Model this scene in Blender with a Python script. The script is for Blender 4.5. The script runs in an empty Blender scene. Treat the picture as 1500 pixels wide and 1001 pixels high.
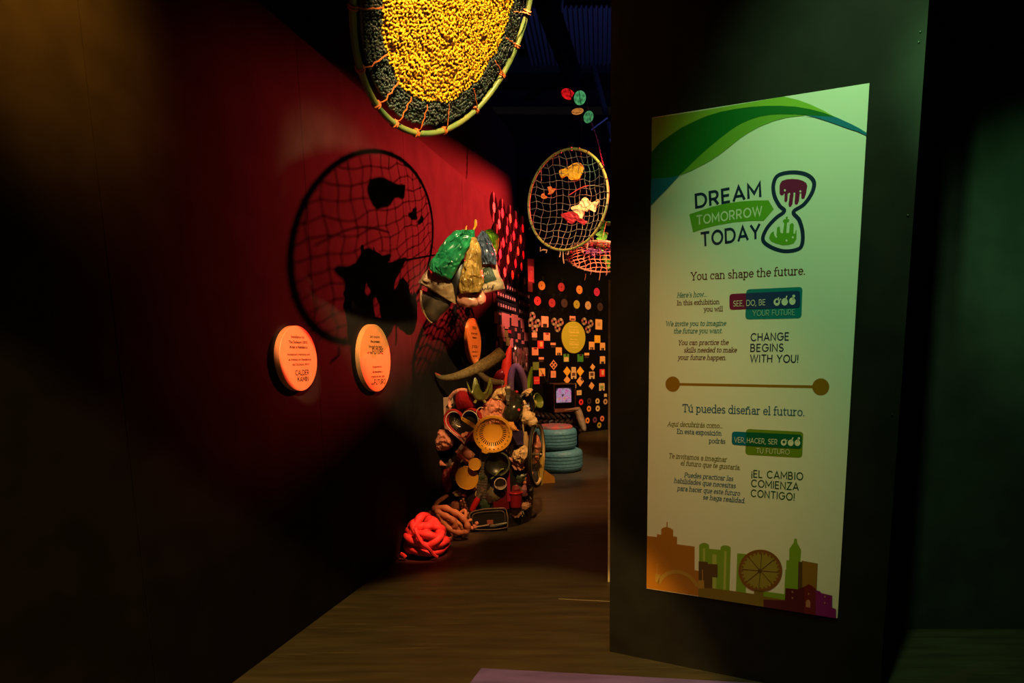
import bpy, bmesh, math, random
from mathutils import Vector, Matrix, noise
from mathutils.geometry import tessellate_polygon
random.seed(7)
SC = bpy.context.scene
COL = SC.collection
PI = math.pi
# ------------------------------------------------------------------ camera
FPX, CX, HZ, TP = 930.0, 880.0, 520.0, 0.1535
TH = math.atan(TP)
CY = HZ + TP*FPX
EYE = Vector((0, 0, 1.4))
cd = bpy.data.cameras.new('camera')
cam = bpy.data.objects.new('camera', cd)
COL.objects.link(cam)
cam.location = EYE
cam.rotation_euler = (PI/2 - TH, 0, 0)
cd.sensor_width = 36
cd.lens = FPX*36/1500
cd.shift_x = (750-CX)/1500
cd.shift_y = (CY-500.5)/1500
cd.clip_start = 0.05
SC.camera = cam
SC.view_settings.view_transform = 'Standard'
SC.view_settings.look = 'None'
SC.view_settings.gamma = 1
SC.view_settings.use_curve_mapping = False
SC.view_settings.exposure = 0.0
# ------------------------------------------------------------------ world: an almost black hall
w = bpy.data.worlds.new('world')
SC.world = w
w.use_nodes = True
w.node_tree.nodes['Background'].inputs[0].default_value = (0.9, 0.75, 0.8, 1)
w.node_tree.nodes['Background'].inputs[1].default_value = 0.003
# ------------------------------------------------------------------ stage lamps and added fills
def lamp(name, loc, target, power, col, deg, blend=0.5, size=0.03):
    d = bpy.data.lights.new(name, 'SPOT')
    d.energy = power
    d.color = col
    d.spot_size = math.radians(deg)
    d.spot_blend = blend
    d.shadow_soft_size = size
    o = bpy.data.objects.new(name, d)
    COL.objects.link(o)
    o.location = loc
    o.rotation_euler = (Vector(target)-Vector(loc)).to_track_quat('-Z', 'Y').to_euler()
    return o
RED = (1, .03, .03)
lamp('red_stage_lamp', (2.75, 9.05, 4.17), (-0.547, 6.784, 3.023), 16500, RED, 46.5, 1.0, .02)
lamp('amber_wall_lamp', (-.5, 1.1, 3.9), (-1.65, 1.85, 2.75), 900, (1, .42, .03), 32, 1.0, .1)
lamp('amber_floor_lamp', (-1.6, -1.5, 4.5), (-.80, 2.15, 0), 1600, (1, .62, .16), 25, .2, .03)
lamp('yarn_red_lamp', (0, 3.1, 3.2), (-1.22, 4.3, .13), 950, (1, .14, .08), 7, .8, .03)
lamp('coral_net_fill', (.62, 4.5, 2.5), (.0, 6.6, 2.42), 1300, (1, .36, .2), 14, .8, .02)  # added orange spot that brightens the coral netting
lamp('leaf_fill', (-.3, 3.2, 3.4), (.05, 6.9, 2.62), 300, (.4, 1, .3), 4.5, .8, .02)  # added green spot so the garland reads green
lamp('cone_fill', (-.05, 3.3, 3.4), (-.78, 5.42, 1.40), 330, (1, .45, .3), 8.5, .8, .02)  # added spot to lift the red cone
lamp('tan_rope_fill', (0, 3.2, 3.3), (-1.06, 4.66, .2), 420, (1, .36, .14), 8, .8, .03)  # added spot brightening only the tan rope tangle
lamp('hoop_lamp', (.35, 1.0, 3.5), (-.56, 2.67, 2.68), 800, (1, .74, .30), 24, .5, .03)
lamp('bag_lamp', (.1, 1.9, 3.7), (-1.0, 4.67, 1.97), 850, (1, .74, .38), 12, .5, .03)
lamp('column_lamp', (.0, 2.2, 3.9), (-.78, 5.02, .72), 800, (1, .52, .16), 19, .8, .03)
lamp('net_lamp', (-.9, 2.2, 3.6), (-.24, 5.6, 2.6), 520, (1, .75, .4), 18, .6, .03)
lamp('green_poster_lamp', (.52, 1.48, 3.7), (.98, 2.47, 1.9), 165, (.45, 1, .38), 52, 1.0, .04)
lamp('green_wall_lamp', (.35, 1.42, 2.9), (2.45, 3.1, 1.75), 240, (.28, 1, .3), 35, 1.0, .04)
lamp('amber_poster_lamp', (-1.0, 1.1, 2.9), (.13, 2.8, .85), 112, (1, .44, .12), 45, 1.0, .04)
lamp('back_wall_amber_lamp', (1.6, 7.6, 3.9), (-.1, 11.7, 1.35), 1100, (1, .52, .14), 50, .8, .05)
lamp('back_wall_red_lamp', (.2, 7.4, 3.9), (-.75, 11.0, 1.7), 220, (1, .06, .05), 30, .9, .05)
lamp('blue_ceiling_lamp', (1.3, 8.2, 3.4), (.2, 9.4, 6.2), 110, (.13, .22, 1), 110, 1.0, .02)
lamp('blue_roof_lamp', (1.2, 5.2, 3.4), (-.6, 10.0, 5.2), 60, (.16, .2, 1), 90, 1.0, .02)
lamp('board_fill', (.1, 5.0, 3.7), (-1.05, 7.5, 1.75), 900, (1, .36, .30), 15, .8, .02)  # added spot giving the left board's cards their pink
lamp('corridor_fill', (.2, 4.6, 4.0), (-.25, 6.6, 0), 680, (1, .38, .11), 42, 1.0, .05)  # added wash to brighten the floor further in

lamp('tyre_fill', (.9, 5.2, 3.9), (-.38, 7.7, .35), 620, (1, .80, .5), 22, .7, .03)  # added spot so the blue tyres show up
lamp('television_fill', (.8, 6.2, 4.2), (-.45, 8.6, .9), 260, (1, .5, .2), 16, .7, .03)  # added spot to brighten the television and its stand
# ------------------------------------------------------------------ pixel rays -> places on the real surfaces
def ray(x, y):
    a = (x-CX)/FPX
    b = (y-CY)/FPX
    return Vector((a, math.cos(TH)-b*math.sin(TH), -math.sin(TH)-b*math.cos(TH)))
def W(x, y, Y):
    r = ray(x, y)
    return EYE + r*(Y/r.y)
def FL(x, y, z=0.0):
    r = ray(x, y)
    return EYE + r*((z-EYE.z)/r.z)
def hit(x, y, p, n):
    r = ray(x, y)
    return EYE + r*((p-EYE).dot(n)/r.dot(n))
class Wall:
    """vertical plane: u to the viewer's right, v = height, n towards the viewer"""
    def __init__(s, p, a):
        s.p = Vector((p[0], p[1], 0))
        s.a = Vector((a[0], a[1], 0)).normalized()
        s.n = Vector((s.a.y, -s.a.x, 0))
    def uv(s, x, y):
        q = hit(x, y, s.p, s.n)
        return (q-s.p).dot(s.a), q.z
    def at(s, u, v, d=0.0):
        return s.p + s.a*u + Vector((0, 0, v)) + s.n*d
    def px(s, x, y, d=0.0):
        u, v = s.uv(x, y)
        return s.at(u, v, d)
    def frame(s, u, v, d=0.0):
        m = Matrix.Identity(4)
        m.col[0][:3] = s.a
        m.col[1][:3] = -s.n
        m.col[2][:3] = (0, 0, 1)
        m.col[3][:3] = s.at(u, v, d)
        return m
pA, pB = FL(340, 1001), FL(585, 818)
WL = Wall(pA, pB-pA)
rv = ray(-1244, 519)
WP = Wall(FL(893, 955), (-rv.x, -rv.y))
WB = Wall(FL(870, 631.8), (.72, .69))

# ------------------------------------------------------------------ materials
def M(name, col, rough=.6, metal=0.0, emit=0.0, var=0.0, scale=20.0, bump=0.0, spec=.5, trans=0.0, alpha=1.0, stretch=(1, 1, 1), col2=None, coat=0.0):
    m = bpy.data.materials.new(name)
    m.use_nodes = True
    nt = m.node_tree
    b = nt.nodes['Principled BSDF']
    b.inputs['Base Color'].default_value = (*col, 1)
    b.inputs['Roughness'].default_value = rough
    b.inputs['Metallic'].default_value = metal
    b.inputs['Specular IOR Level'].default_value = spec
    if trans: b.inputs['Transmission Weight'].default_value = trans
    if alpha < 1: b.inputs['Alpha'].default_value = alpha
    if coat: b.inputs['Coat Weight'].default_value = coat
    if emit:
        b.inputs['Emission Color'].default_value = (*col, 1)
        b.inputs['Emission Strength'].default_value = emit
    if var or bump or col2:
        tc = nt.nodes.new('ShaderNodeTexCoord')
        mp = nt.nodes.new('ShaderNodeMapping')
        mp.inputs['Scale'].default_value = stretch
        nz = nt.nodes.new('ShaderNodeTexNoise')
        nz.inputs['Scale'].default_value = scale
        nz.inputs['Detail'].default_value = 6
        nt.links.new(tc.outputs['Object'], mp.inputs[0])
        nt.links.new(mp.outputs[0], nz.inputs['Vector'])
        if var or col2:
            rp = nt.nodes.new('ShaderNodeValToRGB')
            c2 = col2 or tuple(max(0, c*(1-var)) for c in col)
            c1 = col if col2 else tuple(min(1, c*(1+var)) for c in col)
            rp.color_ramp.elements[0].position = .36
            rp.color_ramp.elements[1].position = .66
            rp.color_ramp.elements[0].color = (*c2, 1)
            rp.color_ramp.elements[1].color = (*c1, 1)
            nt.links.new(nz.outputs['Fac'], rp.inputs[0])
            nt.links.new(rp.outputs[0], b.inputs['Base Color'])
        if bump:
            bp = nt.nodes.new('ShaderNodeBump')
            bp.inputs['Strength'].default_value = bump
            bp.inputs['Distance'].default_value = .01
            nt.links.new(nz.outputs['Fac'], bp.inputs['Height'])
            nt.links.new(bp.outputs[0], b.inputs['Normal'])
    return m

# ------------------------------------------------------------------ mesh builder
class MB:
    def __init__(s, T=None):
        s.v, s.f, s.mi = [], [], []
        s.T = T
        s.m = 0
    def add(s, vs, fs, T=None):
        T = (s.T @ T) if (s.T and T) else (T or s.T)
        o = len(s.v)
        for p in vs:
            p = Vector(p)
            s.v.append(T @ p if T else p)
        for f in fs:
            s.f.append([i+o for i in f])
            s.mi.append(s.m)
        return s
    def box(s, c, d, T=None):
        x, y, z = (q/2 for q in d)
        vs = [(c[0]+i*x, c[1]+j*y, c[2]+k*z) for i in (-1, 1) for j in (-1, 1) for k in (-1, 1)]
        return s.add(vs, [(0, 1, 3, 2), (4, 6, 7, 5), (0, 4, 5, 1), (2, 3, 7, 6), (0, 2, 6, 4), (1, 5, 7, 3)], T)
    def hexa(s, q0, q1):
        """two matching polygons (front, back) joined into a solid"""
        n = len(q0)
        fs = [tuple(range(n)), tuple(range(2*n-1, n-1, -1))] + [(i, i+n, (i+1) % n+n, (i+1) % n) for i in range(n)]
        return s.add(list(q0)+list(q1), fs)
    def tube(s, pts, r, n=10, closed=False, T=None, flat=None, cap=True):
        pts = [Vector(p) for p in pts]
        k = len(pts)
        rs = r if isinstance(r, (list, tuple)) else [r]*k
        vs, fs = [], []
        prev = None
        for i, p in enumerate(pts):
            if closed: t = pts[(i+1) % k]-pts[i-1]
            else: t = pts[min(i+1, k-1)]-pts[max(i-1, 0)]
            if t.length < 1e-9: t = Vector((0, 0, 1))
            t.normalize()
            if prev is None:
                up = Vector((0, 0, 1)) if abs(t.z) < .9 else Vector((1, 0, 0))
                a = t.cross(up).normalized()
            else:
                a = (prev-t*prev.dot(t))
                a = a.normalized() if a.length > 1e-6 else t.orthogonal().normalized()
            prev = a
            b = t.cross(a)
            for j in range(n):
                g = 2*PI*j/n
                vs.append(p + (a*math.cos(g) + b*math.sin(g)*(flat or 1))*rs[i])
        for i in range(k if closed else k-1):
            i2 = (i+1) % k
            for j in range(n):
                j2 = (j+1) % n
                fs.append((i*n+j, i*n+j2, i2*n+j2, i2*n+j))
        if not closed and cap:
            fs.append(tuple(range(n-1, -1, -1)))
            fs.append(tuple((k-1)*n+j for j in range(n)))
        return s.add(vs, fs, T)
    def lathe(s, prof, T=None, n=32, capped=True, jit=None):
        vs, fs = [], []
        k = len(prof)
        for i, (r, z) in enumerate(prof):
            for j in range(n):
                g = 2*PI*j/n
                q = r*(1 + (jit(i, g) if jit else 0))
                vs.append((q*math.cos(g), q*math.sin(g), z))
        for i in range(k-1):
            for j in range(n):
                j2 = (j+1) % n
                fs.append((i*n+j, i*n+j2, (i+1)*n+j2, (i+1)*n+j))
        if capped:
            fs.append(tuple(range(n-1, -1, -1)))
            fs.append(tuple((k-1)*n+j for j in range(n)))
        return s.add(vs, fs, T)
    def poly(s, pts2, fn, flip=False):
        """flat polygon: 2-D points mapped by fn(x, y) -> world"""
        tri = tessellate_polygon([[Vector((p[0], p[1], 0)) for p in pts2]])
        return s.add([fn(*p) for p in pts2], [t if not flip else t[::-1] for t in tri])
    def prism(s, pts2, T, d0, d1):
        """polygon in local x,z extruded along local y from d0 to d1"""
        n = len(pts2)
        tri = tessellate_polygon([[Vector((p[0], p[1], 0)) for p in pts2]])
        vs = [(p[0], d0, p[1]) for p in pts2]+[(p[0], d1, p[1]) for p in pts2]
        fs = [tuple(t) for t in tri]+[tuple(i+n for i in reversed(t)) for t in tri]
        fs += [(i, (i+1) % n, (i+1) % n+n, i+n) for i in range(n)]
        return s.add(vs, fs, T)
    def build(s, name, mats, parent=None, smooth=True, angle=40, fix=True):
        me = bpy.data.meshes.new(name)
        o = bpy.data.objects.new(name, me)
        COL.objects.link(o)
        org = Vector((0, 0, 0))
        q = parent
        fr = False
        while q:
            org += q.location
            fr = fr or 'frame' in q
            q = q.parent
        if parent:
            o.parent = parent
            if fr: org = Vector((0, 0, 0))
        else:
            org = sum((Vector(v) for v in s.v), Vector())/max(1, len(s.v))
            org.z = min(v[2] for v in s.v)
            o.location = org
        me.from_pydata([tuple(Vector(v)-org) for v in s.v], [], s.f)
        for m in (mats if isinstance(mats, (list, tuple)) else [mats]):
            me.materials.append(m)
        me.polygons.foreach_set('material_index', s.mi)
        if fix:
            bm = bmesh.new()
            bm.from_mesh(me)
            bmesh.ops.recalc_face_normals(bm, faces=bm.faces)
            bm.to_mesh(me)
            bm.free()
        if smooth:
            me.polygons.foreach_set('use_smooth', [True]*len(me.polygons))
            try: me.set_sharp_from_angle(angle=math.radians(angle))
            except Exception: pass
        me.update()
        return o
def tag(o, label, cat, group=None):
    o['label'] = label
    o['category'] = cat
    if group: o['group'] = group
    return o
def struct(o):
    o['kind'] = 'structure'
    return o
def thing(name, loc, label, cat, group=None):
    o = bpy.data.objects.new(name, None)
    COL.objects.link(o)
    o.location = loc
    o.empty_display_size = .1
    return tag(o, label, cat, group)
def framed(name, mtx, label, cat, group=None):
    o = thing(name, (0, 0, 0), label, cat, group)
    o.matrix_world = mtx
    o['frame'] = 1
    return o
def rebase(o):
    """frame marker only matters while building"""
    if 'frame' in o: del o['frame']
def circle2(r, n=32, cx=0, cy=0, ry=None):
    return [(cx+r*math.cos(2*PI*i/n), cy+(ry or r)*math.sin(2*PI*i/n)) for i in range(n)]
def spline(pts, m=6, closed=False):
    """Catmull-Rom through any-dimensional points"""
    P = [Vector(p) for p in pts]
    k = len(P)
    out = []
    for i in range(k if closed else k-1):
        p0 = P[i-1] if (i > 0 or closed) else P[0]
        p1, p2 = P[i], P[(i+1) % k]
        p3 = P[(i+2) % k] if (i+2 < k or closed) else P[-1]
        for j in range(m):
            t = j/m
            out.append(.5*((2*p1)+(p2-p0)*t+(2*p0-5*p1+4*p2-p3)*t*t+(3*p1-p0-3*p2+p3)*t**3))
    if not closed: out.append(P[-1])
    return out
def ridged(p, octaves=4):
    a, s, f = 1.0, 0.0, 1.0
    for _ in range(octaves):
        s += a*(1-2*abs(noise.noise(p*f)))
        a *= .5
        f *= 2.1
    return s
def bag(rows, Y, thick, amp=.02, freq=9, seed=0, N=68, dy=None, sharp=.5, streak=.5, sub=12):
    """crumpled volume whose front outline runs through rows of (left px, right px)"""
    mb = MB()
    L = spline([Vector((*r[0], 0)) for r in rows], sub)
    R = spline([Vector((*r[1], 0)) for r in rows], sub)
    n = len(L)
    vs = []
    off = Vector((seed*3.1, seed*1.7, seed*.9))
    for i in range(n):
        t = i/(n-1)
        prof = max(.12, math.sin(PI*(.12+.8*t)))
        for j in range(N):
            g = 2*PI*j/N
            u = math.cos(g)
            d = math.sin(g)
            p2 = L[i]*(.5-u/2)+R[i]*(.5+u/2)
            YY = Y+(dy(t) if dy else 0)
            p = W(p2.x, p2.y, YY)
            p.y += -d*thick*prof
            q = p*freq+off
            wq = q+.55*Vector((noise.noise(q*.8), noise.noise(q*.8+Vector((7, 0, 0))), noise.noise(q*.8+Vector((0, 7, 0)))))
            a = amp*(.3+.7*abs(d))*prof**.5
            c = ridged(wq, 5)-.3
            if streak: c = c*(1-streak)+streak*(ridged(Vector((u*3.2+.6*noise.noise(q*.6), t*1.3, seed*2.0)), 4)-.3)
            p.y -= a*c
            p.x += sharp*a*noise.noise(wq*1.7+Vector((5, 0, 0)))
            p.z += sharp*a*noise.noise(wq*1.7+Vector((0, 9, 0)))
            vs.append(p)
    fs = []
    for i in range(n-1):
        for j in range(N):
            j2 = (j+1) % N
            fs.append((i*N+j, i*N+j2, (i+1)*N+j2, (i+1)*N+j))
    fs.append(tuple(range(N)))
    fs.append(tuple((n-1)*N+j for j in range(N-1, -1, -1)))
    mb.add(vs, fs)
    return mb
def lump(mb, c, r, amp=.25, freq=3.0, seed=0, nu=22, nv=14):
    """crumpled ball; r = (rx, ry, rz)"""
    vs = [Vector(c)+Vector((0, 0, -r[2]))]
    off = Vector((seed*2.3, seed*4.1, seed*1.3))
    for i in range(1, nv):
        a = PI*i/nv
        for j in range(nu):
            g = 2*PI*j/nu
            d = Vector((math.sin(a)*math.cos(g), math.sin(a)*math.sin(g), -math.cos(a)))
            k = 1+amp*(ridged(d*freq*.6+off, 3)-.4)
            vs.append(Vector(c)+Vector((d.x*r[0], d.y*r[1], d.z*r[2]))*k)
    vs.append(Vector(c)+Vector((0, 0, r[2])))
    fs = [(0, 1+(j+1) % nu, 1+j) for j in range(nu)]
    for i in range(nv-2):
        for j in range(nu):
            j2 = (j+1) % nu
            fs.append((1+i*nu+j, 1+i*nu+j2, 1+(i+1)*nu+j2, 1+(i+1)*nu+j))
    l = len(vs)-1
    b = 1+(nv-2)*nu
    fs += [(l, b+j, b+(j+1) % nu) for j in range(nu)]
    return mb.add(vs, fs)
# ------------------------------------------------------------------ lettering
_glyph = {}
def text_mesh(s, bold=0.0, slant=0.0):
    k = (s, bold, slant)
    if k in _glyph: return _glyph[k]
    c = bpy.data.curves.new('t', 'FONT')
    c.body = s
    c.size = 1
    c.shear = slant
    c.offset = bold
    c.resolution_u = 4
    o = bpy.data.objects.new('t', c)
    COL.objects.link(o)
    dg = bpy.context.evaluated_depsgraph_get()
    me = bpy.data.meshes.new_from_object(o.evaluated_get(dg))
    vs = [(v.co.x, v.co.y) for v in me.vertices]
    fs = [tuple(p.vertices) for p in me.polygons]
    bpy.data.objects.remove(o)
    bpy.data.meshes.remove(me)
    bpy.data.curves.remove(c)
    _glyph[k] = (vs, fs)
    return vs, fs
CAP = .73
# slab-serif pen lettering: strokes on a 1-unit em, drawn as ribbons
def _A(cx, cy, rx, ry, a0, a1, n=14):
    return [(cx+rx*math.cos(math.radians(a0+(a1-a0)*i/n)), cy+ry*math.sin(math.radians(a0+(a1-a0)*i/n))) for i in range(n+1)]
def _S(x, y, l=.08, r=.08): return [(x-l, y), (x+r, y)]
XH, CH, AS, DS = .48, .70, .74, -.2
def _glyphs():
    g = {}
    O = [_A(.26, .24, .2, .24, 0, 360, 24)]
    g['o'] = (.52, O)
    g['ó'] = (.52, O+[[(.24, .57), (.33, .7)]])
    g['a'] = (.5, [_A(.24, .14, .16, .14, 90, 270)+[(.38, .05)], [(.24, .28), (.4, .28)], [(.08, .4)]+_A(.23, .31, .17, .17, 120, 0)+[(.4, 0), (.48, 0)]])
    g['á'] = (.5, g['a'][1]+[[(.22, .57), (.31, .7)]])
    g['b'] = (.54, [[(.02, AS), (.11, AS), (.11, 0)], _A(.29, .24, .19, .24, 180, -180, 24)])
    g['c'] = (.46, [_A(.26, .24, .2, .24, 50, 310), [(.4, .34), (.4, .47)]])
    g['d'] = (.55, [[(.35, AS), (.44, AS), (.44, 0), (.53, 0)], _A(.25, .24, .19, .24, 0, 360, 24)])
    g['e'] = (.48, [[(.06, .25), (.43, .25)]+_A(.245, .24, .19, .24, 5, 315, 20)])
    g['f'] = (.32, [[(.34, .72)]+_A(.25, .6, .12, .14, 80, 180)+[(.13, 0)], _S(.13, XH-.02, .1, .14), _S(.13, 0, .09, .12)])
    g['g'] = (.52, [_A(.25, .26, .18, .22, 0, 360, 22), [(.43, XH), (.43, -.05)]+_A(.25, -.05, .18, .15, 0, -150), _S(.43, XH, 0, .08)])
    g['h'] = (.58, [[(.02, AS), (.11, AS), (.11, 0)], _A(.28, .29, .17, .19, 180, 0)+[(.45, 0)], _S(.11, 0), _S(.45, 0)])
    g['i'] = (.25, [[(.03, XH), (.12, XH), (.12, 0)], _S(.12, 0, .1, .1), [(.1, .65), (.14, .65)]])
    g['í'] = (.25, [[(.03, XH), (.12, XH), (.12, 0)], _S(.12, 0, .1, .1), [(.11, .57), (.2, .7)]])
    g['k'] = (.55, [[(.02, AS), (.11, AS), (.11, 0)], [(.42, XH), (.13, .2)], [(.22, .28), (.45, 0)], _S(.11, 0), _S(.42, XH), _S(.45, 0)])
    g['l'] = (.25, [[(.03, AS), (.12, AS), (.12, 0)], _S(.12, 0, .1, .1)])
    g['m'] = (.86, [[(.02, XH), (.11, XH), (.11, 0)], _A(.26, .3, .15, .18, 180, 0)+[(.41, 0)], _A(.57, .3, .16, .18, 180, 0)+[(.73, 0)], _S(.11, 0), _S(.41, 0, .06, .06), _S(.73, 0)])
    g['n'] = (.58, [[(.02, XH), (.11, XH), (.11, 0)], _A(.28, .29, .17, .19, 180, 0)+[(.45, 0)], _S(.11, 0), _S(.45, 0)])
    g['ñ'] = (.58, g['n'][1]+[[(.16, .6), (.24, .65), (.32, .6), (.4, .65)]])
    g['p'] = (.55, [[(.02, XH), (.11, XH), (.11, DS)], _A(.29, .24, .18, .24, 180, -180, 24), _S(.11, DS)])
    g['q'] = (.55, [[(.52, XH), (.43, XH), (.43, DS)], _A(.25, .24, .18, .24, 0, 360, 24), _S(.43, DS)])
    g['r'] = (.4, [[(.02, XH), (.11, XH), (.11, 0)], _A(.28, .28, .17, .19, 180, 70), _S(.11, 0, .08, .11)])
    g['s'] = (.42, [_A(.21, .36, .14, .12, 30, 270, 12)+_A(.21, .12, .15, .12, 90, -150, 12)])
    g['t'] = (.34, [[(.13, .62), (.13, .12)]+_A(.23, .12, .1, .12, 180, 300), _S(.13, XH-.02, .1, .16)])
    g['u'] = (.58, [[(.02, XH), (.11, XH), (.11, .18)]+_A(.28, .18, .17, .18, 180, 360)+[(.45, XH)], [(.36, XH), (.45, XH), (.45, 0), (.54, 0)]])
    g['ú'] = (.58, g['u'][1]+[[(.26, .57), (.35, .7)]])
    g['v'] = (.5, [[(.08, XH), (.25, 0), (.42, XH)], _S(.08, XH), _S(.42, XH)])
    g['w'] = (.74, [[(.08, XH), (.22, 0), (.37, .42), (.52, 0), (.66, XH)], _S(.08, XH), _S(.66, XH)])
    g['x'] = (.5, [[(.08, XH), (.42, 0)], [(.42, XH), (.08, 0)], _S(.08, XH), _S(.42, XH), _S(.08, 0), _S(.42, 0)])
    g['y'] = (.5, [[(.08, XH), (.26, 0)], [(.43, XH), (.22, DS), (.08, DS)], _S(.08, XH), _S(.43, XH)])
    g['.'] = (.2, [[(.07, .02), (.12, .02)]])
    g[','] = (.2, [[(.11, .04), (.06, -.1)]])
    g["'"] = (.17, [[(.08, .74), (.07, .6)]])
    g[' '] = (.24, [])
    g['Y'] = (.64, [[(.08, CH), (.32, .33), (.56, CH)], [(.32, .33), (.32, 0)], _S(.08, CH), _S(.56, CH), _S(.32, 0, .1, .1)])
    g['H'] = (.72, [[(.12, 0), (.12, CH)], [(.6, 0), (.6, CH)], [(.12, .36), (.6, .36)], _S(.12, 0), _S(.12, CH), _S(.6, 0), _S(.6, CH)])
    g['I'] = (.3, [[(.15, 0), (.15, CH)], _S(.15, 0, .1, .1), _S(.15, CH, .1, .1)])
    g['W'] = (.98, [[(.08, CH), (.28, 0), (.48, .65), (.68, 0), (.88, CH)], _S(.08, CH), _S(.88, CH)])
    g['T'] = (.62, [[(.31, 0), (.31, CH)], [(.06, .56), (.06, CH), (.56, CH), (.56, .56)], _S(.31, 0, .1, .1)])
    g['A'] = (.68, [[(.08, 0), (.33, CH), (.6, 0)], [(.18, .24), (.49, .24)], _S(.08, 0), _S(.6, 0)])
    g['E'] = (.58, [[(.5, .14), (.5, 0), (.04, 0)], [(.12, 0), (.12, CH)], [(.04, CH), (.49, CH), (.49, .57)], [(.12, .37), (.38, .37)]])
    g['P'] = (.58, [[(.12, 0), (.12, CH)], [(.04, CH), (.3, CH)]+_A(.32, .51, .2, .19, 90, -90)+[(.12, .32)], _S(.12, 0, .08, .1)])
    return g
GLY = _glyphs()
def _caps():
    g = {}
    O = [_A(.36, .35, .35, .35, 90, 450, 36)]
    g['O'] = (.72, O)
    g['C'] = (.66, [_A(.36, .35, .35, .35, 45, 315, 28)])
    g['G'] = (.72, [_A(.36, .35, .35, .35, 45, 360, 30)+[(.42, .35)]])
    g['D'] = (.64, [[(.0, 0), (.0, CH), (.26, CH)]+_A(.27, .35, .35, .35, 90, -90, 20)+[(.0, 0), (.0, .1)]])
    g['R'] = (.52, [[(0, 0), (0, CH), (.24, CH)]+_A(.26, .50, .2, .2, 90, -90)+[(0, .30)], [(.24, .30), (.46, 0)]])
    g['P'] = (.5, [[(0, 0), (0, CH), (.24, CH)]+_A(.26, .50, .2, .2, 90, -90)+[(0, .30)]])
    g['B'] = (.52, [[(0, 0), (0, CH), (.24, CH)]+_A(.24, .53, .17, .17, 90, -90)+[(0, .36)], [(.0, .36), (.26, .36)]+_A(.27, .18, .18, .18, 90, -90)+[(0, 0), (0, .1)]])
    g['E'] = (.44, [[(.4, 0), (0, 0), (0, CH), (.4, CH)], [(0, .36), (.36, .36)]])
    g['F'] = (.42, [[(0, 0), (0, CH), (.4, CH)], [(0, .35), (.35, .35)]])
    g['A'] = (.64, [[(0, 0), (.31, CH), (.62, 0)], [(.12, .2), (.5, .2)]])
    g['Á'] = (.64, g['A'][1]+[[(.28, .8), (.38, .92)]])
    g['M'] = (.70, [[(0, 0), (0, CH), (.34, .2), (.68, CH), (.68, 0)]])
    g['N'] = (.58, [[(0, 0), (0, CH), (.54, 0), (.54, CH)]])
    g['T'] = (.54, [[(.27, 0), (.27, CH)], [(0, CH), (.54, CH)]])
    g['W'] = (.92, [[(0, CH), (.22, 0), (.45, CH), (.68, 0), (.9, CH)]])
    g['Y'] = (.58, [[(0, CH), (.28, .32), (.56, CH)], [(.28, .32), (.28, 0)]])
    g['H'] = (.56, [[(0, 0), (0, CH)], [(.52, 0), (.52, CH)], [(0, .36), (.52, .36)]])
    g['I'] = (.06, [[(.02, 0), (.02, CH)]])
    g['S'] = (.48, [_A(.23, .52, .2, .18, 35, 270, 16)+_A(.23, .17, .22, .17, 90, -145, 16)])
    g['U'] = (.54, [[(0, CH), (0, .25)]+_A(.26, .25, .26, .25, 180, 360)+[(.52, CH)]])
    g['Ú'] = (.54, g['U'][1]+[[(.23, .8), (.33, .92)]])
    g['V'] = (.6, [[(0, CH), (.29, 0), (.58, CH)]])
    g['Z'] = (.5, [[(0, CH), (.48, CH), (0, 0), (.5, 0)]])
    g['L'] = (.42, [[(0, CH), (0, 0), (.38, 0)]])
    g['K'] = (.52, [[(0, 0), (0, CH)], [(.46, CH), (.02, .28)], [(.17, .4), (.48, 0)]])
    g['J'] = (.42, [[(.38, CH), (.38, .2)]+_A(.2, .2, .18, .2, 0, -170)])
    g[','] = (.1, [[(.05, .05), (.0, -.12)]])
    g['!'] = (.06, [[(.02, .22), (.02, CH)], [(.02, .0), (.02, .05)]])
    g['¡'] = (.06, [[(.02, -.12), (.02, .36)], [(.02, .5), (.02, .55)]])
    g[' '] = (.2, [])
    return g
CAPS = _caps()
def slab_mesh(s, wt=.075, slant=0.0, caps=False):
    vs, fs = [], []
    x = 0.0
    for ch in s:
        adv, strokes = CAPS[ch] if caps else GLY[ch]
        for st in strokes:
            n = len(st)
            o = len(vs)
            for i, p in enumerate(st):
                p = Vector(p)
                a = Vector(st[max(i-1, 0)])
                b = Vector(st[min(i+1, n-1)])
                d0 = (p-a).normalized() if i else (b-p).normalized()
                d1 = (b-p).normalized() if i < n-1 else d0
                nn = Vector((-(d0+d1).y, (d0+d1).x))
                nn = nn.normalized() if nn.length > 1e-4 else Vector((-d0.y, d0.x))
                k = wt/2/max(.45, abs(nn.dot(Vector((-d0.y, d0.x)))))
                e = Vector((0, 0))
                if i == 0: e = -d0*wt*.3
                if i == n-1: e = d0*wt*.3
                for sg in (1, -1):
                    q = p+e+nn*k*sg
                    vs.append((x+q.x+slant*q.y, q.y))
            for i in range(n-1):
                fs.append((o+2*i, o+2*i+1, o+2*i+3, o+2*i+2))
        x += adv+(wt*1.15+.06 if caps else .02)
    return vs, fs
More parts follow.
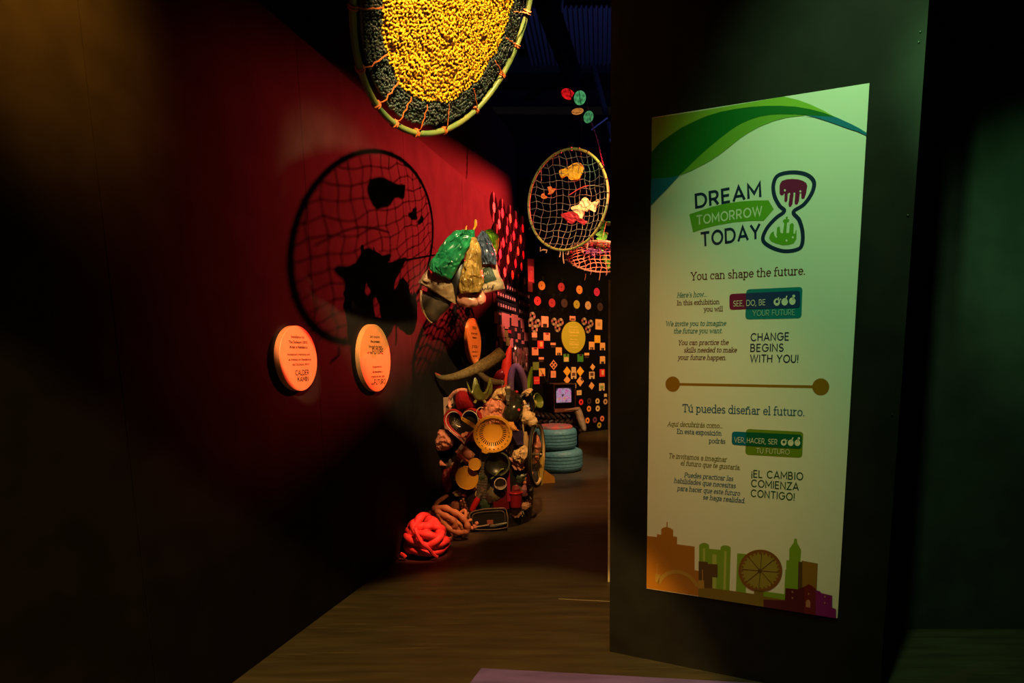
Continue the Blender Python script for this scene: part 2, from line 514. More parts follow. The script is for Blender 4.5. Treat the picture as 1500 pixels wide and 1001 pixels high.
def put_text(mb, wall, s, a, b, h, d, slab=False, bold=0.0, slant=0.0, wt=.075, caps=False):
    """lettering on a wall plane between pixel points a and b (ends of the baseline), cap height h px"""
    vs, fs = slab_mesh(s, wt, slant, caps) if (slab or caps) else text_mesh(s, bold, slant)
    xs = [v[0] for v in vs]
    lo, hi = min(xs), max(xs)
    A, B = Vector(wall.uv(*a)), Vector(wall.uv(*b))
    C = Vector(wall.uv(a[0], a[1]-h))
    sx = (B-A).length/(hi-lo)
    sy = (C-A).length/(CH if (slab or caps) else CAP)
    ex = (B-A).normalized()
    ey = Vector((-ex.y, ex.x))
    out = []
    for x, y in vs:
        q = A+ex*((x-lo)*sx)+ey*(y*sy)
        out.append(wall.at(q.x, q.y, d))
    mb.add(out, fs)
# ------------------------------------------------------------------ the setting
m_wall = M('black_painted_plywood', (.020, .0155, .0145), .9, var=.2, scale=6, bump=.03, spec=.08)
m_panel = M('black_painted_board', (.010, .0092, .0082), .7, var=.3, scale=5, bump=.03, spec=.15)
m_drape = M('black_back_wall', (.0022, .0018, .0016), .9, spec=.08)
m_dark = M('matte_black', (.005, .005, .006), .8, spec=.1)
m_hall = M('hall_ceiling', (.05, .05, .055), .7)
def floor_mat():
    m = M('scuffed_floor', (.05, .038, .022), .5)
    nt = m.node_tree
    b = nt.nodes['Principled BSDF']
    tc = nt.nodes.new('ShaderNodeTexCoord')
    def nz(scale, st, det=6):
        mp = nt.nodes.new('ShaderNodeMapping')
        mp.inputs['Scale'].default_value = st
        n = nt.nodes.new('ShaderNodeTexNoise')
        n.inputs['Scale'].default_value = scale
        n.inputs['Detail'].default_value = det
        nt.links.new(tc.outputs['Object'], mp.inputs[0])
        nt.links.new(mp.outputs[0], n.inputs['Vector'])
        return n
    def ramp(src, p0, c0, p1, c1):
        r = nt.nodes.new('ShaderNodeValToRGB')
        r.color_ramp.elements[0].position = p0
        r.color_ramp.elements[0].color = (*c0, 1)
        r.color_ramp.elements[1].position = p1
        r.color_ramp.elements[1].color = (*c1, 1)
        nt.links.new(src.outputs['Fac'], r.inputs[0])
        return r
    base = ramp(nz(9, (.25, 2.2, 1)), .3, (.030, .023, .013), .72, (.062, .047, .027))
    sc = ramp(nz(26, (.12, 3.5, 1), 8), .64, (0, 0, 0), .74, (1, 1, 1))
    fl = ramp(nz(60, (1, 1, 1), 2), .78, (0, 0, 0), .82, (1, 1, 1))
    m1 = nt.nodes.new('ShaderNodeMix'); m1.data_type = 'RGBA'
    m1.inputs['B'].default_value = (.12, .095, .06, 1)
    nt.links.new(sc.outputs[0], m1.inputs['Factor'])
    nt.links.new(base.outputs[0], m1.inputs['A'])
    m2 = nt.nodes.new('ShaderNodeMix'); m2.data_type = 'RGBA'
    m2.inputs['B'].default_value = (.2, .17, .12, 1)
    nt.links.new(fl.outputs[0], m2.inputs['Factor'])
    nt.links.new(m1.outputs['Result'], m2.inputs['A'])
    nt.links.new(m2.outputs['Result'], b.inputs['Base Color'])
    bp = nt.nodes.new('ShaderNodeBump')
    bp.inputs['Strength'].default_value = .12
    bp.inputs['Distance'].default_value = .004
    nt.links.new(base.outputs[0], bp.inputs['Height'])
    nt.links.new(bp.outputs[0], b.inputs['Normal'])
    return m
struct(MB().box((1.5, 6, -.05), (10, 16, .1)).build('floor', floor_mat(), smooth=False))
# purple floor finish in front, with a raised pale edge
m_mat = M('purple_floor_covering', (.13, .085, .34), .6, var=.25, scale=7, bump=.1, stretch=(.4, 2, 1))
q = [FL(705, 981), FL(1065, 1000.5)]
ed = (q[1]-q[0]).normalized()
nr = Vector((ed.y, -ed.x, 0))
c0, c1 = q[0], q[1]+ed*.25
lf = (FL(690, 1001)-q[0]).normalized()
pts = [c0, c1, c1+nr*1.4, c0+lf*1.5]
mb = MB().hexa([p+Vector((0, 0, .006)) for p in pts], [p+Vector((0, 0, .0005)) for p in pts])
tag(mb.build('floor_mat', m_mat, smooth=False), 'purple floor mat lying in front of the poster wall', 'mat')
# left wall: 4-foot sheets with open seams, 2.96 m high
u_end = WL.uv(773, 400)[0]
seams = [WL.uv(125, 100)[0]-2.44, WL.uv(125, 100)[0]-1.22, WL.uv(125, 100)[0], WL.uv(434, 70)[0], WL.uv(590, 200)[0], WL.uv(590, 200)[0]+1.25, u_end-1.3, u_end]
seams = sorted(seams)
mb = MB()
for a, b in zip(seams[:-1], seams[1:]):
    F = WL.frame((a+b)/2, 1.48, -.06)
    mb.box((0, 0, 0), (b-a-.003, .12, 2.96), F)
F = WL.frame((seams[0]+seams[-1])/2, 1.46, -.075)
mb.box((0, 0, 0), (seams[-1]-seams[0]-.02, .08, 2.92), F)
struct(mb.build('wall_left', m_wall, smooth=False))
# taller dark wall behind it
rear_z = WL.uv(742, 163)[1]
F = WL.frame(u_end-5.02, rear_z/2, -.18)
struct(MB().box((0, 0, 0), (10, .1, rear_z), F).build('wall_left_rear', M('black_upper_wall', (.03, .022, .022), .9, spec=.03), smooth=False))
# back wall
F = WB.frame(.5, 2.1, -.06)
struct(MB().box((0, 0, 0), (6.5, .12, 4.2), F).build('wall_back', m_drape, smooth=False))
# poster wall and its screws
uL, uR = 0.0, 1.177
F = WP.frame((uL+uR)/2, 1.5, -.05)
wall_p = struct(MB().box((0, 0, 0), (uR-uL, .10, 3.0), F).build('wall_right', m_panel, smooth=False))
m_screw = M('dark_screw', (.002, .002, .002), .4)
for x, y in ((1348, 47), (1330, 316), (1307, 608), (1346, 62)):
    T = WP.frame(*WP.uv(x, y), .0)
    s = MB().lathe([(.0035, 0), (.0035, .002), (.0015, .003)], T @ Matrix.Rotation(PI/2, 4, 'X'), 10).build('screw', m_screw)
    s.parent = wall_p
    s.location = s.location-wall_p.location
# green-lit wall to the right, behind the poster wall
struct(MB().box((3.05, 3.16, 1.6), (3.9, .12, 3.2)).build('wall_right_rear', M('black_side_wall', (.024, .024, .023), .7, var=.2, scale=6), smooth=False))
# pale-edged low partition standing behind the poster wall
m_edge = M('raw_board_edge', (.75, .64, .48), .7, var=.2, scale=12)
ps = FL(889.5, 853)
top = W(889, 410, ps.y).z
mb = MB()
mb.box((ps.x+.0165, ps.y+.02, top/2), (.025, .04, top))
mb.m = 1
mb.box((ps.x+.48, ps.y+.02, top/2-.003), (.9, .036, top-.006))
struct(mb.build('trim_1', [m_edge, m_panel], smooth=False))
# white scratch on the floor
fl_ = bpy.data.objects['floor']
a, b = FL(818, 877.5), FL(893, 881.5)
o = MB().hexa([a+Vector((0, -.004, .0012)), b+Vector((0, -.003, .0012)), b+Vector((0, .003, .0012)), a+Vector((0, .001, .0012))], [a+Vector((0, -.004, .0001)), b+Vector((0, -.003, .0001)), b+Vector((0, .003, .0001)), a+Vector((0, .001, .0001))]).build('scratch', M('pale_scratch', (.30, .24, .16), .8), smooth=False)
o.parent = fl_
o.location = o.location-fl_.location
# hall ceiling, steel and lamps
ZC = 6.2
struct(MB().box((1.5, 6, ZC+.3), (10, 16, .1)).build('ceiling', m_hall, smooth=False))
struct(MB().box((1.0, 13.9, 3.0), (9, .1, 6.4)).build('wall_hall_back', M('hall_wall', (.02, .02, .022), .9), smooth=False))
m_deck = M('corrugated_steel_deck', (.11, .115, .13), .5)
pf = [FL(x, 95, ZC) for x in (822, 905)]
pn = [FL(x, 12, ZC) for x in (815, 905)]
mb = MB()
y0, y1 = pn[0].y, pf[0].y
xl, xr = pf[0].x-.5, pf[1].x+1.2
n = 150
vs = []
for i in range(n+1):
    x = xl+(xr-xl)*i/n
    z = ZC+.02*(1 if (i // 2) % 2 else -1)
    vs += [(x, y0, z), (x, y1, z), (x, y0, z+.02), (x, y1, z+.02)]
fs = []
for i in range(n):
    a = 4*i
    fs += [(a, a+1, a+5, a+4), (a+2, a+6, a+7, a+3), (a, a+4, a+6, a+2), (a+1, a+3, a+7, a+5)]
mb.add(vs, fs)
tag(mb.build('ceiling_deck', m_deck, smooth=False), 'dark blue corrugated steel ceiling deck above the stage lamps', 'ceiling panel')
m_steel = M('dark_steel', (.002, .003, .006), .9, spec=.0)
def beam(p, q, wd, ht, name, label):
    p, q = Vector(p), Vector(q)
    d = (q-p)
    T = Matrix.Translation((p+q)/2) @ d.to_track_quat('Y', 'Z').to_matrix().to_4x4()
    mb = MB()
    for z in (-1, 1): mb.box((0, 0, z*ht/2), (wd, d.length, .02), T)
    mb.box((0, 0, 0), (.018, d.length, ht), T)
    return tag(mb.build(name, m_steel, smooth=False), label, 'beam')
ZB = 4.7
BM0, BM1 = FL(776, -60, ZB), FL(846, 128, ZB)
beam(BM0, BM1, .16, .2, 'lighting_beam', 'dark steel beam running up and away above the coloured stage lamps')
# upper soffit beams seen dimly
beam((-4.4, 10.6, 5.0), (3.2, 10.6, 5.0), .12, .16, 'cross_beam', 'thin dark steel beam crossing behind the stage lamps')
def strut(pts, r, name, label, cat, mat):
    return tag(MB().tube(pts, r, 8).build(name, mat), label, cat)
strut([FL(869, 97, ZC), W(897, 205, 10.4)], .05, 'ceiling_brace', 'dark blue diagonal steel brace under the ceiling deck', 'brace', m_deck)
strut([FL(826, -30, 5.9), FL(820, 34, 4.95)], .02, 'hanger_rod', 'thin pale steel rod dropping to the lighting beam', 'rod', M('pale_rod', (.3, .22, .22), .5))
strut([W(866, 190, 9.0), W(890, 172, 9.0)], .012, 'ceiling_cable', 'thin cable slanting up beside the twisted cord', 'cable', m_deck)
# stage lamps on the beam
def gel(name, col, e):
    m = M(name, col, .6, emit=e, spec=.1)
    m.node_tree.nodes['Principled BSDF'].inputs['Base Color'].default_value = (*[c*.15 for c in col], 1)
    nt = m.node_tree
    tc = nt.nodes.new('ShaderNodeTexCoord')
    vo = nt.nodes.new('ShaderNodeTexVoronoi')
    vo.inputs['Scale'].default_value = 26
    mm = nt.nodes.new('ShaderNodeMath'); mm.operation = 'MULTIPLY_ADD'
    mm.inputs[1].default_value = e*1.6
    mm.inputs[2].default_value = e*.2
    nt.links.new(tc.outputs['Object'], vo.inputs['Vector'])
    nt.links.new(vo.outputs['Distance'], mm.inputs[0])
    nt.links.new(mm.outputs[0], nt.nodes['Principled BSDF'].inputs['Emission Strength'])
    return m
def stage_lamp(px, py, aim, col, e, r, label, Y=7.2, hl=1.0):
    p = W(px, py, Y)
    r *= Y/7.2
    T = Matrix.Translation(p) @ Vector(aim).normalized().to_track_quat('-Z', 'Y').to_matrix().to_4x4()
    t = thing('stage_lamp', p, label, 'stage lamp', 'coloured stage lamps')
    MB().lathe([(r*1.05, 0), (r*1.12, .0), (r*1.12, .10*hl), (r*.75, .20*hl), (r*.7, .27*hl), (r*.3, .29*hl)], T, 20).build('lamp_housing', m_dark, t)
    MB().lathe([(r*1.05, .0), (r*1.02, -.004), (r*.7, -.012), (.001, -.016)], T, 24, capped=False).build('lens', gel('gel_'+label.split()[0], col, e), t)
    # yoke up to the beam
    top = p+Vector((-.06, .12, .42))
    MB().tube([T @ Vector((r*1.15, 0, .1)), T @ Vector((r*1.2, 0, .3)), top, T @ Vector((-r*1.2, 0, .3)), T @ Vector((-r*1.15, 0, .1))], .004, 6).build('yoke', m_dark, t)
    bq = BM0.lerp(BM1, min(1.0, (p.y+.12-BM0.y)/(BM1.y-BM0.y)))-Vector((0, 0, .09))
    MB().tube([top, bq], .01, 6).build('clamp', m_dark, t)
stage_lamp(832, 138, (-.25, -.45, -1), (1, .012, .015), .5, .07, 'red stage lamp at the left end of the beam')
stage_lamp(849.5, 143.5, (.55, -1, -.55), (.12, .6, .2), .42, .066, 'green stage lamp beside the red one')
stage_lamp(846, 163, (.15, -.13, -1), (.9, .33, .06), .4, .062, 'amber stage lamp pointing straight down, seen edge on', 7.0, .15)
stage_lamp(862, 171.5, (.7, -.9, -.7), (.12, .6, .2), .35, .058, 'lower green stage lamp below the amber one', 7.5)

# unseen fixture at the red stage lamp: two flaps added to cut its beam
Lp = Vector((2.75, 9.05, 4.17))
hx = math.radians(52)
Tb = Matrix.Translation(Lp) @ Matrix.Rotation(PI-hx, 4, 'Z')      # local +y runs along the beam
t = thing('stage_lamp', Lp, 'unseen red stage lamp with added beam flaps behind the poster wall', 'stage lamp', 'coloured stage lamps')
MB(Tb).box((0, -.22, 0), (.22, .3, .22)).build('lamp_housing', m_dark, t, smooth=False)
zt, zb = -.5*math.tan(math.radians(11.3)), -.5*math.tan(math.radians(25.2))
MB(Tb).box((0, .5, zt+.16), (.9, .006, .32)).build('beam_flap', m_dark, t, smooth=False)
MB(Tb).box((0, .5, zb-.14), (.9, .006, .28)).build('beam_flap', m_dark, t, smooth=False)
mb = MB(Tb)
for x in (-.12, .12):
    mb.tube([(x, -.1, .05), (x, .5, zt+.05)], .008, 6)
    mb.tube([(x, -.1, -.05), (x, .5, zb-.05)], .008, 6)
mb.tube([(0, -.2, .1), (0, -.2, 1.9)], .02, 8)
mb.build('yoke', m_dark, t)
# ------------------------------------------------------------------ the poster
def mp(name, c): return M(name, c, .38, spec=.4)
pw = mp('poster_white', (.78, .78, .70))
inks = dict(lg=(.26, .46, .035), lg2=(.17, .36, .03), dg=(0, .13, .012), bl=(0, .16, .30), nv=(.008, .022, .075), pu=(.20, .008, .07),
            gr=(.14, .36, .02), wh=(.74, .75, .62), te=(.01, .20, .24), br=(.13, .022, .02), gd=(.30, .14, .004), bu=(.02, .12, .26), ol=(.16, .16, .03),
            bk=(.01, .07, .03), or_=(.40, .15, .004), os=(.20, .13, .005), tg=(.20, .36, .015), tl=(.42, .48, .10), mv=(.10, .05, .008), ta=(.42, .24, .03),
            wo=(.30, .24, .03), wb=(.22, .08, .004), sp=(.10, .055, .005), tn=(.28, .14, .012), mr=(.085, .006, .01), mr2=(.15, .012, .014), vi=(.22, .012, .18), pt=(.30, .55, .45), cr=(.45, .2, .1), te2=(.0, .19, .25), nv2=(.01, .04, .16), dgb=(.0, .11, .05), gb=(.15, .26, .005))
ink = {k: mp('ink_'+k, v) for k, v in inks.items()}
uv = [WP.uv(*p) for p in ((954, 173), (1277, 122), (1224, 905), (949, 862))]
u0, u1 = (uv[0][0]+uv[3][0])/2, (uv[1][0]+uv[2][0])/2
v1, v0 = (uv[0][1]+uv[1][1])/2, (uv[2][1]+uv[3][1])/2
poster = framed('poster', WP.frame((u0+u1)/2, v0, 0), 'tall white printed poster with green wave and city skyline on the black panel', 'poster')
INV = WP.frame((u0+u1)/2, v0, 0).inverted()
TK = .005
mb = MB()
mb.box((0, -TK/2, (v1-v0)/2), (u1-u0, TK, v1-v0))
mb.build('board', pw, poster, smooth=False)
EPS = .0005
def clampuv(x, y):
    u, v = WP.uv(x, y)
    return min(max(u, u0), u1), min(max(v, v0), v1)
class Art:
    """flat printed shapes on the poster, in photo pixels"""
    def __init__(s, ox, oy, k): s.o = (ox, oy, k); s.b = {}; s.lines = False
    def P(s, p): return (p[0]/s.o[2]+s.o[0], p[1]/s.o[2]+s.o[1])
    def mb(s, col, lay):
        key = (col, lay)
        if key not in s.b: s.b[key] = MB(INV)
        return s.b[key]
    def fill(s, col, lay, pts, sm=0, closed=True):
        pts = [s.P(p) for p in pts]
        if sm: pts = [(q.x, q.y) for q in spline([Vector((*p, 0)) for p in pts], sm, closed)]
        d = TK+EPS*lay
        s.mb(col, lay).poly([clampuv(*p) for p in pts], lambda u, v: WP.at(u, v, d))
    def stroke(s, col, lay, pts, wd, sm=6, closed=False):
        pts = [Vector(clampuv(*s.P(p))) for p in pts]
        if sm: pts = [Vector((q.x, q.y)) for q in spline([Vector((*p, 0)) for p in pts], sm, closed)]
        k = len(pts)
        h = wd/s.o[2]*.00262/2
        d = TK+EPS*lay
        vs, fs = [], []
        for i, p in enumerate(pts):
            a = pts[i-1] if (closed or i) else p
            b = pts[(i+1) % k] if (closed or i < k-1) else p
            t = (b-a).normalized()
            n = Vector((-t.y, t.x))*h
            vs += [WP.at(*(p+n), d), WP.at(*(p-n), d)]
        for i in range(k if closed else k-1):
            j = (i+1) % k
            fs.append((2*i, 2*i+1, 2*j+1, 2*j))
        s.mb(col, lay).add(vs, fs)
    def disc(s, col, lay, c, rx, ry, n=40):
        s.fill(col, lay, [(c[0]+rx*math.cos(2*PI*i/n), c[1]+ry*math.sin(2*PI*i/n)) for i in range(n)])
    def rrect(s, col, lay, q, r, sides='lr'):
        """rounded quad TL, TR, BR, BL"""
        out = []
        q = [Vector(p) for p in q]
        for i in range(4):
            p, a, b = q[i], q[i-1], q[(i+1) % 4]
            rr = r if (('l' in sides and i in (0, 3)) or ('r' in sides and i in (1, 2))) else .1
            A = p+(a-p).normalized()*rr
            B = p+(b-p).normalized()*rr
            for t in (0, .2, .4, .6, .8, 1):
                out.append(A*(1-t)**2+p*2*t*(1-t)+B*t*t)
        s.fill(col, lay, [tuple(p) for p in out])
    def text(s, col, lay, t, a, b, h, **k):
        if lay == 1 and s.lines:
            q = Art(*s.o)
            q.lines = False
            q.text(col, lay, t, a, b, h, **k)
            q.done('text_line')
            return
        put_text(s.mb(col, lay), WP, t, s.P(a), s.P(b), h/s.o[2], TK+EPS*lay, **k)
    def done(s, name, parent=None):
        if not s.b: return
        keys = sorted(s.b, key=lambda k: k[1])
        mb = MB()
        mats = []
        for k in keys:
            if k[0] not in mats: mats.append(k[0])
            b = s.b[k]
            mb.m = mats.index(k[0])
            mb.add(b.v, b.f)
        # all faces towards the viewer (local -y)
        for i, f in enumerate(mb.f):
            a, b, c = mb.v[f[0]], mb.v[f[1]], mb.v[f[2]]
            if (b-a).cross(c-a).y > 0: mb.f[i] = f[::-1]
        return mb.build(name, [ink[m] for m in mats], parent or poster, smooth=False, fix=False)
# wave
A = Art(940, 110, 3.451)
A.fill('lg', 1, [(48, 222), (300, 184), (720, 108), (790, 128), (850, 150), (920, 182), (980, 216), (900, 206), (800, 200), (690, 203), (600, 230), (500, 300), (300, 420), (150, 505), (48, 526)])
A.fill('lg2', 2, [(830, 208), (780, 212), (730, 219), (670, 235), (600, 262), (540, 295), (500, 322), (450, 362), (400, 402), (350, 435), (300, 462), (250, 487), (196, 509), (180, 505), (300, 390), (400, 310), (500, 240), (600, 205), (720, 196)])
A.fill('dg', 3, [(48, 394), (95, 345), (150, 305), (205, 268), (270, 236), (330, 210), (400, 189), (470, 175), (550, 164), (620, 159), (700, 158), (780, 163), (850, 175), (920, 193), (985, 217), (900, 210), (850, 206), (780, 202), (700, 201), (650, 204), (600, 212), (550, 228), (500, 250), (450, 282), (400, 320), (350, 362), (300, 405), (245, 458), (190, 511), (150, 519), (100, 523), (48, 525)])
A.fill('bl', 4, [(46, 525), (100, 523), (150, 519), (192, 510), (155, 550), (120, 588), (80, 628), (44, 664)])
A.fill('bl', 4, [(828, 208), (900, 210), (985, 217), (1060, 251), (1100, 272), (1145, 293), (1145, 307), (1090, 288), (1040, 272), (940, 236), (880, 217)])
A.done('wave_print')
# logo
A = Art(940, 110, 3.451)
A.text('nv', 1, 'DREAM', (272, 672), (607, 613), 64, caps=True, wt=.15)
A.fill('gr', 1, [(242, 706), (300, 686), (360, 667), (430, 651), (500, 641), (570, 636), (642, 635), (669, 680), (618, 738), (540, 740), (460, 747), (380, 762), (320, 777), (262, 797)])
A.text('wh', 2, 'TOMORROW', (280, 757), (612, 709), 42, caps=True, wt=.135)
A.text('nv', 1, 'TODAY', (302, 866), (604, 823), 64, caps=True, wt=.15)
hg = [(722, 690), (697, 662), (672, 612), (667, 556), (690, 510), (760, 494), (832, 505), (871, 542), (862, 596), (822, 655), (768, 694), (797, 735), (814, 796), (812, 855), (790, 882), (722, 892), (652, 870), (614, 834), (633, 778), (678, 726)]
A.stroke('nv', 1, hg, 19, 6, True)
A.fill('pu', 1, [(698, 562), (702, 548), (712, 536), (735, 529), (762, 527), (790, 529), (815, 536), (832, 547), (838, 562), (832, 600), (824, 625), (815, 630), (808, 624), (808, 600), (800, 600), (796, 640), (788, 656), (778, 657), (774, 648), (777, 605), (769, 605), (763, 655), (754, 668), (745, 667), (743, 655), (750, 602), (739, 602), (738, 635), (730, 646), (722, 640), (724, 598), (714, 610), (704, 610), (698, 600)])
for x, y in ((725, 585), (747, 604), (773, 602), (803, 590)): A.disc('wh', 2, (x, y), 5, 6, 14)
A.fill('gr', 1, [(645, 825), (650, 810), (655, 800), (668, 790), (672, 815), (682, 815), (686, 772), (698, 766), (703, 800), (715, 797), (722, 752), (714, 741), (719, 730), (730, 732), (729, 718), (740, 718), (738, 730), (747, 732), (745, 744), (735, 747), (732, 800), (746, 800), (750, 756), (762, 749), (770, 757), (768, 803), (776, 803), (780, 782), (784, 790), (783, 830), (770, 852), (745, 860), (715, 862), (680, 853), (655, 842)])
for x, y in ((681, 818), (711, 797), (733, 838), (765, 822)): A.disc('wh', 2, (x, y), 5, 6, 14)
A.done('logo_print')
# English copy
A = Art(940, 380, 4.286)
A.lines = True
A.text('br', 1, 'You can shape the future.', (308, 132), (1026, 96), 47, slab=True, wt=.098)
sm = dict(slab=True, wt=.112)
it = dict(slab=True, wt=.112, slant=.2)
A.text('te', 1, "Here's how...", (223, 241), (411, 235), 29, **it)
A.text('br', 1, 'In this exhibition', (223, 289), (490, 281), 28, **sm)
A.text('br', 1, 'you will', (390, 328), (512, 326), 28, **sm)
A.text('te', 1, 'We invite you to imagine', (155, 420), (533, 416), 28, **it)
A.text('te', 1, 'the future you want.', (203, 465), (508, 463), 28, **it)
A.text('br', 1, 'You can practice the', (233, 538), (548, 536), 28, **it)
A.text('br', 1, 'skills needed to make', (267, 584), (600, 584), 28, **it)
A.text('br', 1, 'your future happen.', (228, 630), (532, 632), 28, **it)
A.text('nv', 1, 'CHANGE', (685, 512), (924, 507), 44, caps=True, wt=.125)
A.text('nv', 1, 'BEGINS', (683, 579), (892, 577), 44, caps=True, wt=.125)
A.text('nv', 1, 'WITH YOU!', (680, 645), (983, 648), 44, caps=True, wt=.125)
A.done('copy_print')
def badge(A, a, b, ov, txt):
    A.rrect(b[0], 1, b[1], 24)
    A.rrect(a[0], 2, a[1], 22, 'l')
    A.rrect(ov[0], 3, ov[1], 22, 'r')
badge(A := Art(940, 380, 4.286), ('pu', [(553, 219), (656, 214), (656, 313), (553, 318)]), ('te2', [(658, 190), (1011, 174), (1004, 371), (652, 379)]), ('nv2', [(656, 214), (996, 198), (996, 303), (656, 313)]), None)
A.text('wh', 4, 'SEE, DO, BE', (577, 296), (777, 287), 33, caps=True, wt=.085)
A.text('pt', 4, 'YOUR FUTURE', (697, 356), (962, 350), 33, caps=True, wt=.085)
for x, y, c in ((850, 268, 'nv2'), (899, 266, None), (947, 262, None)):
    A.disc('wh', 4, (x, y+2), 20, 23, 26)
    if c: A.disc(c, 5, (x+1, y-2), 9, 10, 16)
A.stroke('wh', 4, [(856, 258), (862, 240)], 7, 0)
A.stroke('wh', 4, [(864, 262), (876, 248)], 7, 0)
A.stroke('wh', 4, [(903, 262), (913, 230)], 8, 0)
A.stroke('wh', 4, [(952, 258), (955, 234)], 9, 0)
A.disc('wh', 4, (956, 232), 9, 9, 14)
A.done('badge_print')
A = Art(940, 380, 4.286)
A.stroke('gd', 1, [(241, 784.8), (1073, 800)], 17, 0)
A.disc('gd', 1, (197, 784), 45, 48)
A.disc('gd', 1, (1125, 801), 53, 53)
A.done('divider_print')
# Spanish copy
A = Art(940, 560, 4.286)
A.lines = True
A.text('bu', 1, 'Tú puedes diseñar el futuro.', (258, 186), (1022, 212), 46, slab=True, wt=.098)
A.text('ol', 1, 'Aquí decubrirás como...', (162, 275), (510, 288), 28, **it)
A.text('bu', 1, 'En esta exposición', (223, 322), (503, 335), 28, **sm)
A.text('bu', 1, 'podrás', (423, 381), (527, 385), 28, **sm)
A.text('ol', 1, 'Te invitamos a imaginar', (174, 475), (538, 500), 28, **it)
A.text('ol', 1, 'el futuro que te gustaría.', (247, 520), (620, 550), 28, **it)
A.text('bu', 1, 'Puedes practicar las', (268, 595), (578, 620), 28, **it)
A.text('bu', 1, 'habilidades que necesitas', (203, 630), (593, 665), 28, **it)
A.text('bu', 1, 'para hacer que este futuro', (223, 678), (620, 712), 28, **it)
A.text('bu', 1, 'se haga realidad.', (386, 734), (650, 758), 28, **it)
A.text('bk', 1, '¡EL CAMBIO', (690, 595), (1015, 613), 42, caps=True, wt=.125)
A.text('bk', 1, 'COMIENZA', (687, 654), (988, 678), 42, caps=True, wt=.125)
A.text('bk', 1, 'CONTIGO!', (685, 716), (960, 742), 42, caps=True, wt=.125)
A.done('copy_print')
badge(A := Art(940, 560, 4.286), ('bl', [(568, 309), (657, 313), (657, 398), (567, 392)]), ('gb', [(657, 293), (1016, 312), (1008, 475), (652, 455)]), ('dgb', [(657, 313), (1008, 330), (1004, 417), (657, 398)]), None)
A.text('wh', 4, 'VER,', (582, 375), (651, 379), 30, caps=True, wt=.085)
A.text('wh', 4, 'HACER, SER', (662, 379), (852, 390), 30, caps=True, wt=.085)
A.text('wh', 4, 'TU FUTURO', (720, 444), (930, 453), 30, caps=True, wt=.085)
for x, y, c in ((893, 378, 'dgb'), (937, 380, None), (979, 380, None)):
    A.disc('wh', 4, (x, y), 18, 20, 26)
    if c: A.disc(c, 5, (x+1, y-4), 8, 9, 16)
A.stroke('wh', 4, [(898, 370), (903, 354)], 6, 0)
A.stroke('wh', 4, [(904, 374), (915, 362)], 6, 0)
A.stroke('wh', 4, [(940, 375), (951, 346)], 7, 0)
A.stroke('wh', 4, [(983, 375), (987, 352)], 8, 0)
A.disc('wh', 4, (988, 352), 8, 8, 14)
A.done('badge_print')
# skyline
A = Art(930, 740, 4.545)
A.fill('or_', 1, [(80, 552), (80, 204), (150, 212), (150, 192), (178, 197), (178, 160), (190, 150), (213, 145), (213, 112), (220, 112), (220, 147), (238, 152), (250, 160), (257, 165), (257, 208), (283, 210), (283, 260), (400, 275), (400, 432), (427, 437), (427, 604)])
A.fill('tg', 1, [(430, 600), (430, 265), (445, 254), (462, 250), (482, 254), (495, 265), (497, 290), (572, 297), (574, 276), (590, 268), (608, 267), (628, 272), (640, 282), (630, 620)])
A.fill('tl', 2, [(455, 285), (470, 287), (470, 375), (455, 373)])
A.fill('tl', 2, [(518, 325), (546, 328), (544, 570), (518, 566)])
A.fill('tl', 2, [(598, 305), (613, 307), (606, 570), (590, 568)])
A.fill('tg', 1, [(683, 320), (742, 325), (740, 610), (674, 600)])
A.fill('mv', 3, [(427, 372), (488, 378), (488, 390), (553, 393), (553, 480), (518, 478), (518, 580), (465, 575), (463, 500), (427, 497)])
A.disc('wo', 3, (837, 435), 128, 124, 48)
A.stroke('wb', 4, [(837+136*math.cos(a*PI/24), 435+131*math.sin(a*PI/24)) for a in range(48)], 21, 0, True)
for k in range(28):
    a = 2*PI*k/28
    A.stroke('wb', 5, [(837+126*math.cos(a), 435+121*math.sin(a)), (837+114*math.cos(a), 435+110*math.sin(a))], 13, 0)
for k in range(4):
    a = PI*k/4+.08
    A.stroke('sp', 5, [(837-122*math.cos(a), 435-118*math.sin(a)), (837+122*math.cos(a), 435+118*math.sin(a))], 4.5, 0)
A.disc('sp', 6, (832, 436), 13, 13, 16)
A.fill('tg', 2, [(858, 572), (1000, 592), (1000, 640), (858, 625)])
A.fill('tg', 1, [(993, 640), (1003, 430), (1008, 428), (1010, 365), (1028, 368), (1030, 290), (1045, 268), (1058, 250), (1062, 225), (1070, 221), (1080, 226), (1082, 250), (1095, 275), (1108, 300), (1103, 375), (1092, 640)])
A.fill('tn', 2, [(1112, 368), (1219, 388), (1208, 640), (1090, 640)])
A.fill('mv', 3, [(1090, 374), (1117, 377), (1114, 640), (1084, 640)])
A.fill('os', 4, [(425, 552), (520, 552), (670, 572), (795, 590), (795, 560), (856, 568), (858, 605), (1000, 628), (1000, 700), (858, 690), (425, 620)])
A.stroke('ta', 3, [(160, 520), (180, 487), (210, 460), (245, 446), (282, 442), (320, 450), (360, 470), (395, 503), (420, 540)], 30, 4)
A.fill('ta', 3, [(138, 455), (175, 462), (165, 522), (140, 508)])
A.fill('ta', 3, [(425, 500), (463, 500), (463, 572), (425, 566)])
A.stroke('ta', 4, [(152, 385), (152, 460)], 6, 0)
A.stroke('ta', 4, [(453, 428), (453, 502)], 6, 0)
A.fill('mr', 5, [(858, 626), (1000, 632), (1005, 550), (1085, 558), (1130, 540), (1158, 524), (1180, 535), (1205, 555), (1205, 740), (858, 700)])
A.fill('mr2', 6, [(1130, 541), (1158, 524), (1180, 535), (1205, 555), (1205, 740), (1128, 730)])
